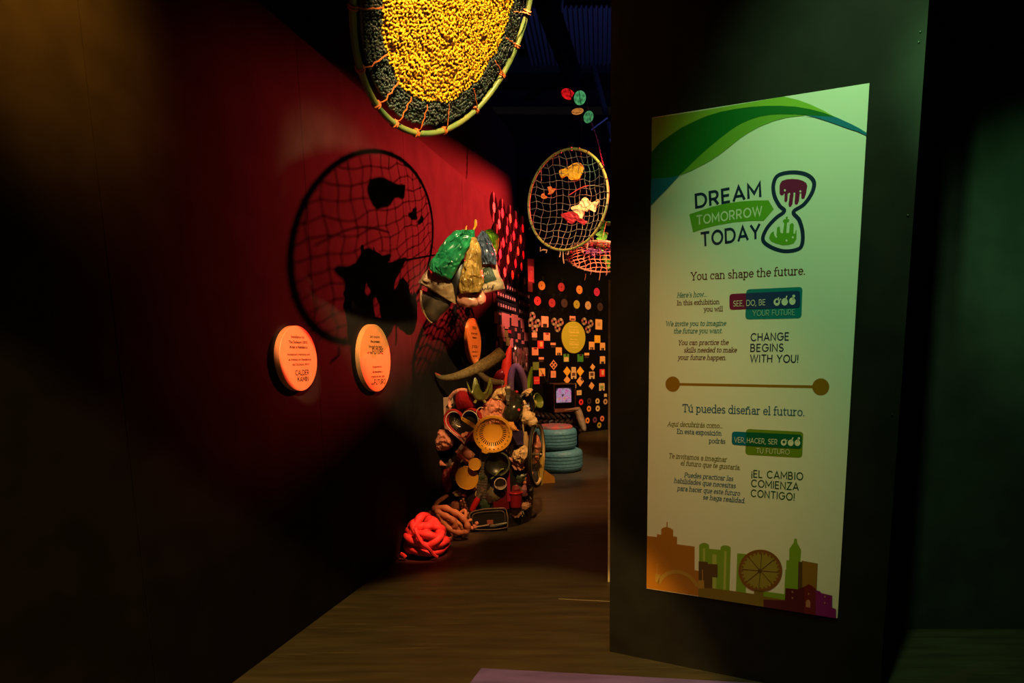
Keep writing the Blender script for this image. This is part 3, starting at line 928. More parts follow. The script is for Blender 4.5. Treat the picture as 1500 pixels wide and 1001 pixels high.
A.fill('vi', 6, [(1204, 562), (1235, 572), (1240, 582), (1315, 600), (1315, 680), (1340, 690), (1340, 760), (1204, 740)])
A.fill('cr', 7, [(1140, 675), (1140, 640), (1146, 629), (1155, 626), (1165, 631), (1170, 645), (1168, 680)])
for x, y in ((1050, 575), (1050, 615), (1158, 588), (1267, 606), (1265, 648)): A.fill('cr', 7, [(x-4, y-6), (x+4, y-6), (x+4, y+6), (x-4, y+6)])
A.done('skyline_print')
rebase(poster)
# ------------------------------------------------------------------ oval-looking round wall signs
m_sign = M('orange_sign_board', (.86, .40, .16), .5, var=.05, scale=30)
m_signy = M('yellow_sign_board', (.48, .46, .04), .5)
m_ink = M('dark_sign_ink', (.010, .004, .005), .8, spec=.1)
m_inky = M('pale_yellow_ink', (.92, .72, .18), .6)
def round_sign(wall, cx, cy, hpx, lines, label, mat, inkm, thick=.03):
    u, v = wall.uv(cx, cy)
    _, va = wall.uv(cx, cy-hpx/2)
    r = va-v
    F = wall.frame(u, v, 0)
    t = framed('round_sign', F, label, 'sign', 'round signs on the walls')
    mb = MB()
    R = Matrix.Rotation(PI/2, 4, 'X')
    mb.lathe([(r*.985, 0), (r, .002), (r, thick-.002), (r*.99, thick)], R, 64)
    mb.build('board', mat, t, angle=30)
    for s, y, h, wd, bold in lines:
        mb = MB(F.inverted())
        pen = s in ('CALDER', 'KAMIN', 'FUTURE', 'FUTURO')
        vs, fs = slab_mesh(s, .125, 0, True) if pen else text_mesh(s, bold+.008, 0)
        xs = [a[0] for a in vs]
        lo, hi = min(xs), max(xs)
        k = h*r/(CH if pen else CAP)
        kx = wd*r/(hi-lo)
        xo = 0 if not isinstance(y, tuple) else y[1]*r
        yy = y if not isinstance(y, tuple) else y[0]
        mb.add([wall.at(u+xo+(a-(lo+hi)/2)*kx, v+yy*r+b*k, thick+.001) for a, b in vs], fs)
        o = mb.build('text_line', inkm, t, smooth=False, fix=False)
        for p in o.data.polygons:
            if p.normal.y > 0: p.flip()
    rebase(t)
    return t
s1 = round_sign(WL, 430, 525.5, 96, [
    ('Installation by', .62, .085, .70, 0), ("The DoSeum's 2015", .46, .085, .98, .012), ('Artist in Residence', .31, .085, .95, .012),
    ('instalación realizada por', .10, .07, 1.22, 0), ('el Artista en Residencia', (-.06, .04), .07, 1.2, 0), ('del DoSeum 2015', (-.21, .06), .07, .9, 0),
    ('CALDER', (-.50, .1), .14, .72, .008), ('KAMIN', (-.70, .13), .14, .60, .008)],
    'orange round sign nearest the camera on the left wall, ending in two large lines', m_sign, m_ink)
s2 = round_sign(WL, 544, 525, 99, [
    ("Let's explore", .60, .08, .62, 0), ('the present', .46, .08, .60, .01), ('through the eyes', .31, .08, .85, 0), ('of the', (.13, -.38), .08, .3, 0), ('FUTURE', (.13, .14), .15, .72, .006),
    ('Exploremos', (-.28, .05), .07, .6, 0), ('el presente a', (-.43, .05), .07, .64, .01), ('través de los ojos', (-.57, .06), .07, .88, 0), ('del', (-.78, -.32), .07, .16, 0), ('FUTURO', (-.78, .18), .14, .76, .006)],
    'orange round sign in the middle of the left wall with the word FUTURE', m_sign, m_ink)
s3 = round_sign(WL, 690.5, 500, 67, [
    ('TOUCH', .52, .12, .6, .01), ('to hear what', .30, .09, .9, 0), ('happens', .12, .09, .6, .01),
    ('¡TOCA', -.30, .12, .8, .01), ('y escucha lo', -.50, .09, .9, 0), ('que pasa', -.68, .09, .6, .01)],
    'orange round sign above the trash sculpture, partly behind the horn', m_sign, m_ink)
# narrow spots added to brighten each sign and spare the wall around it
def sign_spot(s, power, r, col):
    p = Vector(s.matrix_basis.col[3][:3])
    src = p+WL.n*1.3+Vector((0, -1.2, 1.2))
    d = (p-src).length
    lamp('sign_fill', src, p+WL.n*.03, power, col, 2*math.degrees(math.atan(r/d)), .3, .01)
sign_spot(s1, 360, .155, (1, .43, .19))
sign_spot(s2, 150, .195, (1, .16, .02))
sign_spot(s3, 230, .195, (1, .27, .05))

# ------------------------------------------------------------------ hoops
def hoop_frame(c, yaw, tilt):
    n = Vector((math.sin(yaw)*math.cos(tilt), -math.cos(yaw)*math.cos(tilt), math.sin(tilt)))
    a = Vector((0, 0, 1)).cross(n).normalized()
    b = n.cross(a)
    m = Matrix.Identity(4)
    m.col[0][:3] = a
    m.col[1][:3] = b
    m.col[2][:3] = n
    m.col[3][:3] = c
    return m
m_bamboo = M('green_gold_hoop', (.30, .27, .06), .4, col2=(.12, .22, .07), scale=9)
m_lash = M('orange_lashing', (.75, .16, .03), .6)
m_yel = M('yellow_plastic_yarn', (.88, .43, .010), .55, var=.2, scale=40, spec=.3)
m_grn = M('dark_green_plastic_yarn', (.018, .045, .04), .38, col2=(.06, .055, .045), scale=60)
m_wire = M('thin_wire', (.002, .002, .002), .9, spec=.0)
# big crocheted disc
F1 = hoop_frame(Vector((-.563, 2.67, 2.739)), 1.2652, -.5612)
R1 = .5
h1 = framed('crocheted_hoop', F1, 'large hanging hoop with a crocheted yellow disc and dark green border', 'hoop', 'hanging hoops')
mb = MB()
mb.tube([(R1*math.cos(2*PI*i/96), R1*math.sin(2*PI*i/96), 0) for i in range(96)], .0125, 10, True)
mb.build('hoop_ring', m_bamboo, h1)
def stitch(mb, c, ax, up, nrm, L, r):
    """one plump V of yarn: two leaning capsules"""
    for sg in (-1, 1):
        d = (ax*sg*.55+up*.8).normalized()
        s0 = c+ax*sg*L*.32-d*L*.45
        s1_ = c+ax*sg*L*.32+d*L*.45
        mid = (s0+s1_)/2+nrm*r*.55
        mb.tube([s0, mid, s1_], [r*.55, r, r*.5], 5)
random.seed(3)
def crochet(r0, r1, rows, k0=.30, k1=.46):
    mb = MB()
    st = (r1-r0)/rows
    for k in range(rows):
        rr = r0+st*(k+.5)
        n = max(5, int(2*PI*rr/(st*1.0)))
        ph = random.random()
        for j in range(n):
            g = 2*PI*(j+ph)/n
            e = Vector((math.cos(g), math.sin(g), 0))
            wob = 1+.02*noise.noise(Vector((e.x*3, e.y*3, rr*9)))
            c = e*(rr*wob+random.uniform(-.3, .3)*st)+Vector((0, 0, .010*noise.noise(Vector((e.x*rr*16, e.y*rr*16, 3)))+random.uniform(-.003, .005)))
            tg_ = Vector((-e.y, e.x, 0))
            stitch(mb, c, (tg_+e*random.uniform(-.7, .7)).normalized(), (e+tg_*random.uniform(-.5, .5)).normalized(), Vector((0, 0, 1)), st*random.uniform(.9, 1.35), st*random.uniform(k0, k1))
    return mb
YR = R1*.745
mb = crochet(.004, YR, 25, .27, .37)
mb.m = 1
mb.lathe([(.001, -.006), (YR, -.006), (YR, -.010), (.001, -.010)], None, 64, capped=False)
mb.build('yellow_disc', [m_yel, M('stitch_gap_shade', (.34, .15, .006), .7)], h1, angle=180, fix=False)  # darker backing paints the shade in the gaps between stitches
mb = crochet(YR+.002, R1*.925, 7)
mb.lathe([(YR, -.008), (R1*.92, -.008), (R1*.92, -.012), (YR, -.012)], None, 64, capped=False)
mb.build('green_border', m_grn, h1, angle=180, fix=False)
for k in range(18):
    mb = MB()
    g = 2*PI*(k+.35+.25*math.sin(k*5.3))/18
    e = Vector((math.cos(g), math.sin(g), 0))
    # wrap around the ring
    tg_ = Vector((-e.y, e.x, 0))
    for q in (-.005, .004):
        mb.tube([e*R1+(e*math.cos(a)+Vector((0, 0, 1))*math.sin(a))*.0148+tg_*q for a in [2*PI*i/10 for i in range(10)]], .0038, 5, True)
    # running stitch across the border
    pts = [e*(R1*.985)]+[e*(R1*(.955-.2*i/6))+tg_*.0025*math.sin(i*2.6+k)+Vector((0, 0, .016+.004*(i % 2))) for i in range(7)]
    mb.tube(pts, .0026, 5)
    mb.build('lashing', m_lash, h1)
mb = MB()
for g in (1.2, 2.1):
    e = Vector((math.cos(g)*R1, math.sin(g)*R1, 0))
    top = F1 @ e
    mb.tube([e, F1.inverted() @ Vector((top.x, top.y, 6.4))], .0004, 5)
mb.build('hanging_wire', m_wire, h1)
rebase(h1)

# netted hoop further in
def netted_hoop(c, yaw, tilt, R, n, bulge, mats, label, seed, ring_r, cord, wires):
    F = hoop_frame(c, yaw, tilt)
    t = framed('netted_hoop', F, label, 'hoop', 'hanging hoops')
    rnd = random.Random(seed)
    MB().tube([(R*math.cos(2*PI*i/80), R*math.sin(2*PI*i/80), 0) for i in range(80)], ring_r, 8, True).build('hoop_ring', mats[0], t)
    # black wraps on the ring
    for k in range(26):
        mb = MB()
        g = 2*PI*(k+rnd.uniform(-.3, .3))/26
        e = Vector((math.cos(g), math.sin(g), 0))
        mb.tube([e*R+(e*math.cos(a)+Vector((0, 0, 1))*math.sin(a))*(ring_r+.002) for a in [2*PI*i/8 for i in range(8)]], .003, 5, True)
        if rnd.random() < .45: mb.tube([e*R, e*(R+.035)+Vector((rnd.uniform(-.02, .02), rnd.uniform(-.02, .02), rnd.uniform(-.01, .02)))], .0015, 4)
        mb.build('lashing', mats[2], t)
    # knots of the net
    def knot(i, j):
        x = (i/n*2-1)+.25/n*math.sin(j*2.1+i)+.28/n*rnd.uniform(-1, 1)+.10*(j/n-.5)
        y = (j/n*2-1)+.3/n*math.sin(i*1.7)+.28/n*rnd.uniform(-1, 1)-.16*(i/n-.5)
        l = math.hypot(x, y)
        if l > .985:
            x, y = x/l, y/l
            l = 1.0
        return Vector((x*R, y*R, -bulge*(1-l*l)*1.0)), l
    K = {}
    for i in range(-1, n+2):
        for j in range(-1, n+2): K[i, j] = knot(i, j)
    mb = MB()
    for i in range(-1, n+2):
        for j in range(-1, n+2):
            for q in ((i+1, j), (i, j+1)):
                if q in K and (K[i, j][1] < .985 or K[q][1] < .985):
                    a, b = K[i, j][0], K[q][0]
                    m = (a+b)/2+Vector((rnd.uniform(-1, 1), rnd.uniform(-1, 1), -1))*.004
                    mb.tube([a, m, b], cord*rnd.uniform(.8, 1.25), 5)
            if K[i, j][1] < .97: lump(mb, K[i, j][0], (cord*2,)*3, .2, 2, i+j, 6, 4)
    mb.build('netting', mats[1], t)
    mb = MB()
    for g in wires:
        e = Vector((math.cos(g)*R, math.sin(g)*R, 0))
        top = F @ e
        mb.tube([e, F.inverted() @ Vector((top.x, top.y, 6.4))], .0004, 4)
    mb.build('hanging_wire', m_wire, t)
    return t, F
m_cord = M('grey_green_plastic_cord', (.11, .12, .11), .5, var=.3, scale=30)
m_black = M('black_cord', (.012, .012, .012), .5)
c2 = EYE+(Vector((-.306, 5.998, 2.777))-EYE)*.93
h2, F2 = netted_hoop(c2, -.555, .022, .4037, 14, .12, (m_bamboo, m_cord, m_black), 'hanging hoop filled with grey netting that holds yellow and cream scraps', 5, .0108, .0026, (1.2, 1.9))
I2 = F2.inverted()
def on_hoop2(px, py, z=0.0):
    o, d = I2 @ EYE, (I2.to_3x3() @ ray(px, py))
    k = (z-o.z)/d.z
    return o+d*k
def patch(pts, name, mat, seed, z=-.09, th=.02):
    """scrap woven into the net"""
    P = [on_hoop2(x, y, z) for x, y in pts]
    c = sum(P, Vector())/len(P)
    rr = [(p-c) for p in P]
    mb = MB()
    n = 30
    R = 7
    vs, fs = [], []
    S = spline(P, 6, True)
    m = len(S)
    for sd in (1, -1):
        for i in range(R):
            for j in range(m):
                q = c+(S[j]-c)*(i+1)/R
                q = q+Vector((0, 0, sd*th*.35*(1-((i+1)/R)**2)+.011*ridged(q*28+Vector((seed, 0, sd)), 3)))
                vs.append(q)
        vs.append(c+Vector((0, 0, sd*th*.35)))
    for b in (0, R*m+1):
        for i in range(R-1):
            for j in range(m):
                fs.append((b+i*m+j, b+i*m+(j+1) % m, b+(i+1)*m+(j+1) % m, b+(i+1)*m+j))
        for j in range(m): fs.append((b+R*m, b+j, b+(j+1) % m))
    for j in range(m):
        a, b2 = (R-1)*m+j, R*m+1+(R-1)*m+j
        a2, b3 = (R-1)*m+(j+1) % m, R*m+1+(R-1)*m+(j+1) % m
        fs.append((a, a2, b3, b2))
    mb.add(vs, fs)
    return mb.build(name, mat, h2, angle=80)
z2 = lambda pts: [(765+x/11.12, 210+y/11.12) for x, y in pts]
z3 = lambda pts: [(765+x/7.7, 290+y/7.7) for x, y in pts]
m_pyel = M('yellow_net_scrap', (.80, .42, .02), .5, var=.2, scale=60)
m_pcr = M('cream_net_scrap', (.80, .60, .36), .5, var=.15, scale=60)
m_por = M('orange_net_scrap', (.70, .20, .04), .5)
m_pre = M('red_net_scrap', (.38, .02, .04), .5)
patch(z2([(620, 440), (700, 420), (790, 370), (860, 330), (960, 330), (1005, 400), (985, 500), (930, 590), (800, 600), (740, 540), (650, 570), (625, 520)]), 'yellow_scrap', m_pyel, 1)
patch(z3([(562, 105), (640, 80), (690, 10), (730, 0), (770, 40), (800, 60), (860, 20), (880, 40), (840, 110), (830, 165), (760, 130), (740, 160), (700, 150), (690, 230), (655, 225), (640, 190), (580, 150)]), 'cream_scrap', m_pcr, 2)
patch(z2([(430, 720), (480, 710), (500, 740), (545, 745), (540, 780), (490, 830), (430, 835), (440, 780)]), 'orange_scrap', m_por, 3, -.06, .012)
patch(z2([(320, 870), (350, 820), (375, 850), (410, 870), (400, 905), (340, 905)]), 'orange_scrap', m_por, 4, -.05, .012)
patch(z3([(450, 190), (560, 160), (640, 190), (700, 250), (740, 270), (700, 310), (620, 260), (560, 300), (480, 230)]), 'red_scrap', m_pre, 5, -.10, .012)
mb = MB()
mb.tube([on_hoop2(765+x/11.12, 210+y/11.12, -.05) for x, y in ((765, 845), (850, 790), (940, 735), (1010, 705), (1080, 690))], .004, 6)
mb.build('red_strand', M('red_cord', (.6, .05, .06), .5), h2)
mb = MB()
mb.tube([on_hoop2(765+x/11.12, 210+y/11.12, -.05) for x, y in ((1080, 690), (1160, 685), (1250, 700), (1330, 712))], .0035, 6)
mb.build('pale_strand', m_cord, h2)
m_tan = M('tan_plastic_strip', (.42, .24, .16), .5)
for pts in ([(205, 600), (230, 585), (280, 590), (270, 620)], [(430, 630), (420, 670)], [(460, 630), (462, 690), (470, 740)], [(740, 520), (730, 570)], [(520, 620), (510, 640)], [(800, 490), (840, 490)]):
    P = [on_hoop2(765+x/7.7, 290+y/7.7, .0) for x, y in pts]
    MB().tube([on_hoop2(765+pts[0][0]/7.7, 290+pts[0][1]/7.7-6, 0)]+P, [.003]+[.006]*len(P), 6, flat=.3).build('dangling_strip', m_tan, h2)
rebase(h2)
# coral netted hoop behind, half hidden by the poster wall
m_coral = M('coral_plastic_cord', (.55, .19, .10), .5)
m_twig = M('brown_hoop', (.16, .09, .04), .6)
c3 = W(880, 377, 6.6)
h3, F3 = netted_hoop(c3, -.15, -1.27, .345, 13, .10, (m_twig, m_coral, m_tan), 'lower hanging hoop with coral pink netting, half hidden by the black panel', 9, .010, .0042, (1.3, 1.8))
I3 = F3.inverted()
for x, y, l in ((858, 401, 10), (879, 398, 13), (866, 398, 5), (889, 398, 6)):
    a, b = I3 @ W(x, y, 6.3), I3 @ W(x-1.5, y+l, 6.3)
    MB().tube([a, (a+b)/2+Vector((.004, 0, 0)), b], [.008, .010, .007], 6, flat=.4).build('dangling_strip', m_coral, h3)
mb = MB()
for k in range(40):
    a = random.uniform(0, 2*PI)
    q = I3 @ W(866+random.uniform(-6, 22), 358+random.uniform(-3, 10), 6.6)
    mb.tube([q, q+Vector((random.uniform(-.05, .05), random.uniform(-.05, .05), random.uniform(-.02, .06))), q+Vector((random.uniform(-.08, .08), random.uniform(-.08, .08), random.uniform(-.02, .05)))], .005, 4)
mb.build('purple_shreds', M('purple_shreds', (.10, .03, .10), .5), h3)
rebase(h3)
# green leafy garland beside it
m_leaf = M('green_plastic_leaf', (.07, .34, .02), .5, var=.3, scale=30)
mb = MB()
random.seed(11)
stem = [W(x, y, 6.9) for x, y in ((888, 325), (884, 340), (881, 352), (884, 364), (889, 378), (891, 395))]
mb.tube(stem, .006, 6)
for k in range(34):
    t = random.random()*(len(stem)-1.01)
    i = int(t)
    p = stem[i].lerp(stem[i+1], t-i)
    d = Vector((random.uniform(-1, 1), random.uniform(-.6, .6), random.uniform(-.7, .6))).normalized()
    s = d.cross(Vector((0, 1, .2))).normalized()
    L = random.uniform(.05, .085)
    q = [p, p+d*L*.35+s*L*.33, p+d*L*.75+s*L*.25, p+d*L, p+d*L*.75-s*L*.25, p+d*L*.35-s*L*.33, p+d*L*.45+Vector((0, -.012, 0))]
    mb.add(q, [(0, 1, 6), (1, 2, 6), (2, 3, 6), (3, 4, 6), (4, 5, 6), (5, 0, 6)])
mb.tube([stem[0], F3 @ Vector((.05, .30, 0))], .0015, 4)
tag(mb.build('leaf_garland', m_leaf, angle=180), 'dark green leafy garland hanging beside the coral netted hoop', 'garland')
# twisted cord from the lamps down to the netted hoop
mb = MB()
P = [W(866, 178, 7.3), W(871, 193, 7.3), W(876, 208, 7.3), W(879, 224, 7.3), W(883, 240, 7.3)]
mb.tube(spline(P, 4), .006, 5)
for i, p in enumerate(spline(P, 3)):
    mb.tube([p+Vector((-.012, 0, .02)), p+Vector((.012, -.01, -.02))], [.003, .010], 5, flat=.4)
mb.tube([P[0], P[0]+Vector((-.05, 0, .2))], .002, 4)
tag(mb.build('twisted_cord', M('rust_twisted_strip', (.30, .15, .11), .8, spec=.1)), 'twisted reddish strip hanging below the stage lamps', 'cord')
# ------------------------------------------------------------------ plastic bags on the wall hanger
YB = 4.67
def film(name, c, var=.2, **k):
    return M(name, c, .28, var=var, scale=18, spec=.6, **k)
hp = W(696, 350, YB)
wp_ = WL.px(700, 372, 0)
hang = thing('bag_hanger', wp_, 'dark branching wall hanger with yellow pegs above the plastic bags', 'hanger')
arm0 = W(697, 349, YB+.02)
mb = MB()
mb.tube(spline([wp_, wp_.lerp(arm0, .5)+Vector((0, 0, .03)), arm0], 5), .006, 8)
mb.tube(spline([arm0, W(704, 348, YB), W(708, 345, YB), W(709, 341, YB)], 4), .008, 8)
mb.tube(spline([arm0, W(716, 349, YB+.06), W(721, 342, YB+.08), W(721, 333, YB+.08)], 4), .007, 8)
mb.tube(spline([arm0, W(688, 347, YB), W(684, 340, YB)], 4), .008, 8)
mb.build('arm', M('dark_branch', (.02, .014, .01), .6), hang)
m_peg = M('yellow_peg', (.80, .42, .02), .4)
MB().tube(spline([W(692, 346, YB-.02), W(694, 337, YB-.03), W(696.5, 331, YB-.03), W(696.5, 322, YB-.03)], 4), [.005]*4+[.007]*4+[.010]*4+[.006], 8).build('peg', m_peg, hang)
MB().tube([W(682, 338, YB), W(683.5, 331, YB)], [.007, .004], 8).build('peg', m_peg, hang)
def hung(name, rows, mat, label, Y=YB, th=.05, **k):
    o = bag(rows, Y, th, **k).build(name, mat, None, angle=28)
    return tag(o, label, 'bag', 'plastic bags on the wall hanger')
hung('plastic_bag', [((668, 339), (696, 337)), ((655, 350), (695, 350)), ((641, 370), (685, 369)), ((629, 388), (671, 392)), ((632, 398), (663, 408)), ((642, 404), (658, 410))],
     film('green_bag_film', (.015, .22, .075), .35), 'crumpled green plastic bag, the largest on the hanger', YB-.06, .06, amp=.034, freq=15, seed=1)
hung('plastic_bag', [((692, 349), (698, 349)), ((687, 365), (704, 364)), ((680, 388), (706, 390)), ((673, 411), (709, 414)), ((674, 430), (703, 428))],
     film('bronze_bag_film', (.42, .25, .06), .3), 'crumpled golden brown plastic bag in the middle of the hanger', YB-.10, .055, amp=.034, freq=16, seed=2)
hung('plastic_bag', [((705, 340), (711, 339)), ((700, 350), (719, 352)), ((702, 370), (727, 372)), ((705, 388), (728, 388))],
     film('grey_blue_bag_film', (.06, .085, .13), .5), 'grey blue plastic bag hanging right of the brown one', YB-.02, .05, amp=.030, freq=16, seed=3)
hung('plastic_bag', [((711, 338), (722, 336)), ((712, 345), (731, 347)), ((718, 358), (730, 358)), ((724, 372), (728, 374))],
     film('lime_bag_film', (.16, .36, .02), .5), 'small lime green bag at the right end of the hanger', YB+.08, .05, amp=.026, freq=16, seed=4)
pb = hung('paper_bag', [((704, 376), (727, 378)), ((703, 400), (731, 400)), ((698, 418), (737, 412)), ((697, 433), (740, 423))],
     M('cream_bag_paper', (.52, .38, .20), .6, var=.12, scale=14), 'cream bag with a dark green printed block and black script', YB+.05, .05, amp=.014, freq=10, seed=5, streak=.2)
from mathutils.bvhtree import BVHTree
_bvh = {}
def front_of(o, px, py):
    """first hit of a pixel ray on a mesh (used to lay a print on a bag)"""
    if o.name not in _bvh:
        _bvh[o.name] = BVHTree.FromPolygons([v.co.copy() for v in o.data.vertices], [tuple(p.vertices) for p in o.data.polygons])
    loc, nn, i, d = _bvh[o.name].ray_cast(EYE-o.location, ray(px, py).normalized())
    return (loc+o.location) if loc is not None else None
def lay(o, pts, name, mat, n=8, up=.003):
    """sheet that follows the front of o over a pixel quad TL, TR, BR, BL"""
    a, b, c, d = [Vector(p) for p in pts]
    vs, fs = [], []
    for i in range(n+1):
        for j in range(n+1):
            p = (a.lerp(b, j/n)).lerp(d.lerp(c, j/n), i/n)
            q = front_of(o, p.x, p.y)
            if q is None: q = vs[-1] if vs else W(p.x, p.y, YB)
            vs.append(q+(EYE-q).normalized()*up)
    for i in range(n):
        for j in range(n):
            k = i*(n+1)+j
            fs.append((k, k+1, k+n+2, k+n+1))
    return MB().add(vs, fs).build(name, mat, o)
m_pgreen = M('dark_green_print', (.018, .04, .015), .6)
lay(pb, [(707, 394), (718.5, 388), (727.5, 410), (709, 416)], 'green_print', m_pgreen)
mb = MB()
def pxtube(mb, o, pts, r, up=.006):
    P = []
    for x, y in pts:
        q = front_of(o, x, y) or W(x, y, YB-.02)
        P.append(q+(EYE-q).normalized()*up)
    mb.tube(spline(P, 3), r, 5)
pxtube(mb, pb, [(709, 405), (710, 399), (712, 403), (714, 397), (716, 402)], .0022)
mb.build('letter_print', M('pale_print', (.4, .4, .25), .6), pb)
mb = MB()
pxtube(mb, pb, [(701, 424), (704, 422), (703, 426), (707, 424), (706, 421), (709, 425), (711, 422), (713, 424), (715, 418), (715, 424), (718, 421), (720, 423), (722, 418), (721, 425), (724, 417)], .0018)
mb.build('script_print', m_black, pb)
hung('paper_bag', [((627, 395), (664, 412)), ((620, 404), (666, 426)), ((612, 414), (668, 446))],
     M('brown_bag_paper', (.36, .22, .11), .55, var=.2, scale=10), 'flattened brown paper bag under the green plastic bag', YB+.02, .05, amp=.020, freq=13, seed=6, streak=.2)
mb = MB()
lump(mb, W(687, 439, YB), (.088, .06, .055), .10, 3, 4, 30, 18)
lump(mb, W(704, 437, YB-.01), (.036, .04, .045), .10, 3, 6, 24, 14)
mb.tube([W(687, 430, YB), W(693, 395, YB), arm0], .006, 6)
tag(mb.build('plastic_bag', film('pink_bag_film', (.62, .26, .17), .12)), 'puffy pink bag bulging out at the bottom of the cluster', 'bag', 'plastic bags on the wall hanger')
bp_ = bag([((617, 424), (664, 444)), ((616, 440), (661, 449)), ((620, 457), (650, 460)), ((628, 468), (642, 470)), ((632, 473), (637, 474))], YB+.10, .08, .008, 6, 7).build('cloth_pouch', M('dark_brown_cloth', (.05, .028, .012), .8, var=.3, scale=20), None)
tag(bp_, 'dark brown cloth pouch below the brown paper bag', 'bag')
mb = MB()
mb.tube(spline([W(617.5, 424, YB+.06), W(616.5, 438, YB+.03), W(619, 453, YB+.03), W(627, 467, YB+.05), W(633, 473, YB+.06)], 4), .008, 8)
mb.build('rim', M('tan_rim', (.40, .22, .08), .6), bp_)
mb = MB()
lump(mb, W(648, 425, YB+.08), (.10, .05, .10), .2, 3, 3, 20, 12)
lump(mb, W(672, 405, YB+.04), (.06, .05, .16), .2, 3, 5, 20, 12)
lump(mb, W(692, 425, YB+.0), (.05, .05, .06), .25, 3, 8, 20, 12)
tag(mb.build('plastic_bag', M('black_bag_film', (.010, .009, .008), .4)), 'black plastic bag stuffed between the green and brown bags', 'bag', 'plastic bags on the wall hanger')
# ------------------------------------------------------------------ the trash sculpture
YC = 5.33
ctr = W(716, 520, YC)
CXW, RC = ctr.x, .355
core_top = W(716, 575, YC-.2).z
m_core = M('black_scrap_mass', (.016, .011, .010), .45, var=.5, scale=14)
random.seed(21)
def jit(i, g):
    return .045*noise.noise(Vector((math.cos(g)*3, math.sin(g)*3, i*.9)))
mb = MB(Matrix.Translation((CXW, YC, 0)))
prof = [(RC*k, z) for k, z in ((.92, 0), (.95, .05), (.98, .2), (1, .35), (.98, .5), (1, .65), (1, .8), (.97, .92), (.85, 1.02), (.6, 1.1), (.3, 1.12))]
mb.lathe(prof, None, 40, jit=jit)
core = tag(mb.build('trash_column', m_core), 'dark bundled column of scrap carrying the coloured junk against the left wall', 'sculpture')
def onc(px, py, out=0.0):
    """point on the column's surface under a pixel, moved out towards the viewer"""
    r = ray(px, py)
    o = Vector((EYE.x-CXW, EYE.y-YC))
    d = Vector((r.x, r.y))
    a, b, c = d.dot(d), o.dot(d), o.dot(o)-RC*RC
    k = b*b-a*c
    t = (-b-math.sqrt(k))/a if k > 0 else -b/a
    p = EYE+r*t
    return p-r.normalized()*out
def face(px, py, out=0.0, yaw=None, pitch=0.0, roll=0.0):
    """frame whose local units are photo pixels: x right, z up, -y towards the viewer"""
    p = onc(px, py, out)
    n = Vector((p.x-CXW, p.y-YC))
    if yaw is None: yaw = .6*math.atan2(n.x, -n.y)+.4*math.atan2(-p.x, p.y)*1.0
    s = p.y/FPX
    return Matrix.Translation(p) @ Matrix.Rotation(yaw, 4, 'Z') @ Matrix.Rotation(pitch, 4, 'X') @ Matrix.Rotation(roll, 4, 'Y') @ Matrix.Scale(s, 4)
GJ = 'junk on the trash sculpture'
def junk(o, label, cat): return tag(o, label, cat, GJ)
def group_at(T, name, label, cat):
    return thing(name, T.translation, label, cat, GJ)
m_red = M('glossy_red_plastic', (.42, .012, .015), .3)
m_redd = M('dark_red_plastic', (.20, .008, .015), .35)
m_pink = M('pink_film', (.62, .24, .17), .5, var=.15, scale=25)
m_pinkp = M('pink_paper', (.60, .22, .15), .6, var=.2, scale=25)
m_cream = M('cream_fabric', (.62, .44, .24), .7, var=.15, scale=25)
m_yelp = M('yellow_plastic', (.72, .36, .035), .4)
m_yel2 = M('mustard_plastic', (.58, .29, .03), .45)
m_clear = M('clear_plastic', (.85, .85, .85), .12, trans=.85)
m_blk = M('black_plastic', (.012, .011, .011), .35)
m_grnp = M('green_plastic', (.10, .20, .03), .4)
# --- heart-shaped tray
T = face(679, 624, .035, roll=math.radians(-4))
def heart(sc, dz=0):
    out = []
    for i in range(64):
        t = 2*PI*i/64
        out.append((sc*16*math.sin(t)**3/16*29, sc*(13*math.cos(t)-5*math.cos(2*t)-2*math.cos(3*t)-math.cos(4*t))/16*31+2+dz))
    return out
t = group_at(T, 'heart_tray', 'heart-shaped tray with a red rim and dark patterned inside beside the yellow colander', 'tray')
mb = MB(T)
# rim: lofted ring of heart outlines
rings = [(1.0, 6), (1.03, 1), (1.0, -3.5), (.95, -5.5), (.89, -4.5), (.84, -1), (.80, 4)]
vs = []
for sc, y in rings: vs += [(x, y, z) for x, z in heart(sc)]
fs = []
for i in range(len(rings)-1):
    for j in range(64): fs.append((i*64+j, i*64+(j+1) % 64, (i+1)*64+(j+1) % 64, (i+1)*64+j))
mb.add(vs, fs)
mb.build('rim', M('red_tray_rim', (.34, .018, .02), .22), t)
MB(T).prism(heart(.86), None, 3, 5).build('inside', M('black_tray_print', (.012, .010, .011), .3), t, smooth=False)
MB(T).tube([(x, -4.2, z) for x, z in heart(.86)], .55, 6, True).build('inner_line', M('pale_line', (.62, .50, .42), .4), t)
mb = MB(T)
for x, z, r in ((-3, -14, 3.1), (2.2, -12, 3.0), (-1.2, -21, 3.2), (-8.5, -20, 2.0)): mb.lathe([(r, 0), (r, .6), (.01, .7)], Matrix.Translation((x, 2.9, z)) @ Matrix.Rotation(PI/2, 4, 'X'), 18)
mb.build('printed_dots', m_pink, t)
mb = MB(T)
lump(mb, (10, 2.4, -17), (8, 1.2, 7), .2, 2, 2, 18, 10)
mb.build('printed_rose', m_redd, t)
mb = MB(T)
for k in range(26):
    a = k*2.4
    r = 5+5*((k*37) % 11)/11
    mb.tube([(-13, 2.2, 3), (-13+r*.6*math.cos(a), 1.2, 3+r*.6*math.sin(a)), (-13+r*math.cos(a), 2.2, 3+r*math.sin(a))], .28, 4)
mb.build('printed_flower', M('silver_print', (.35, .33, .28), .3, metal=.6), t)
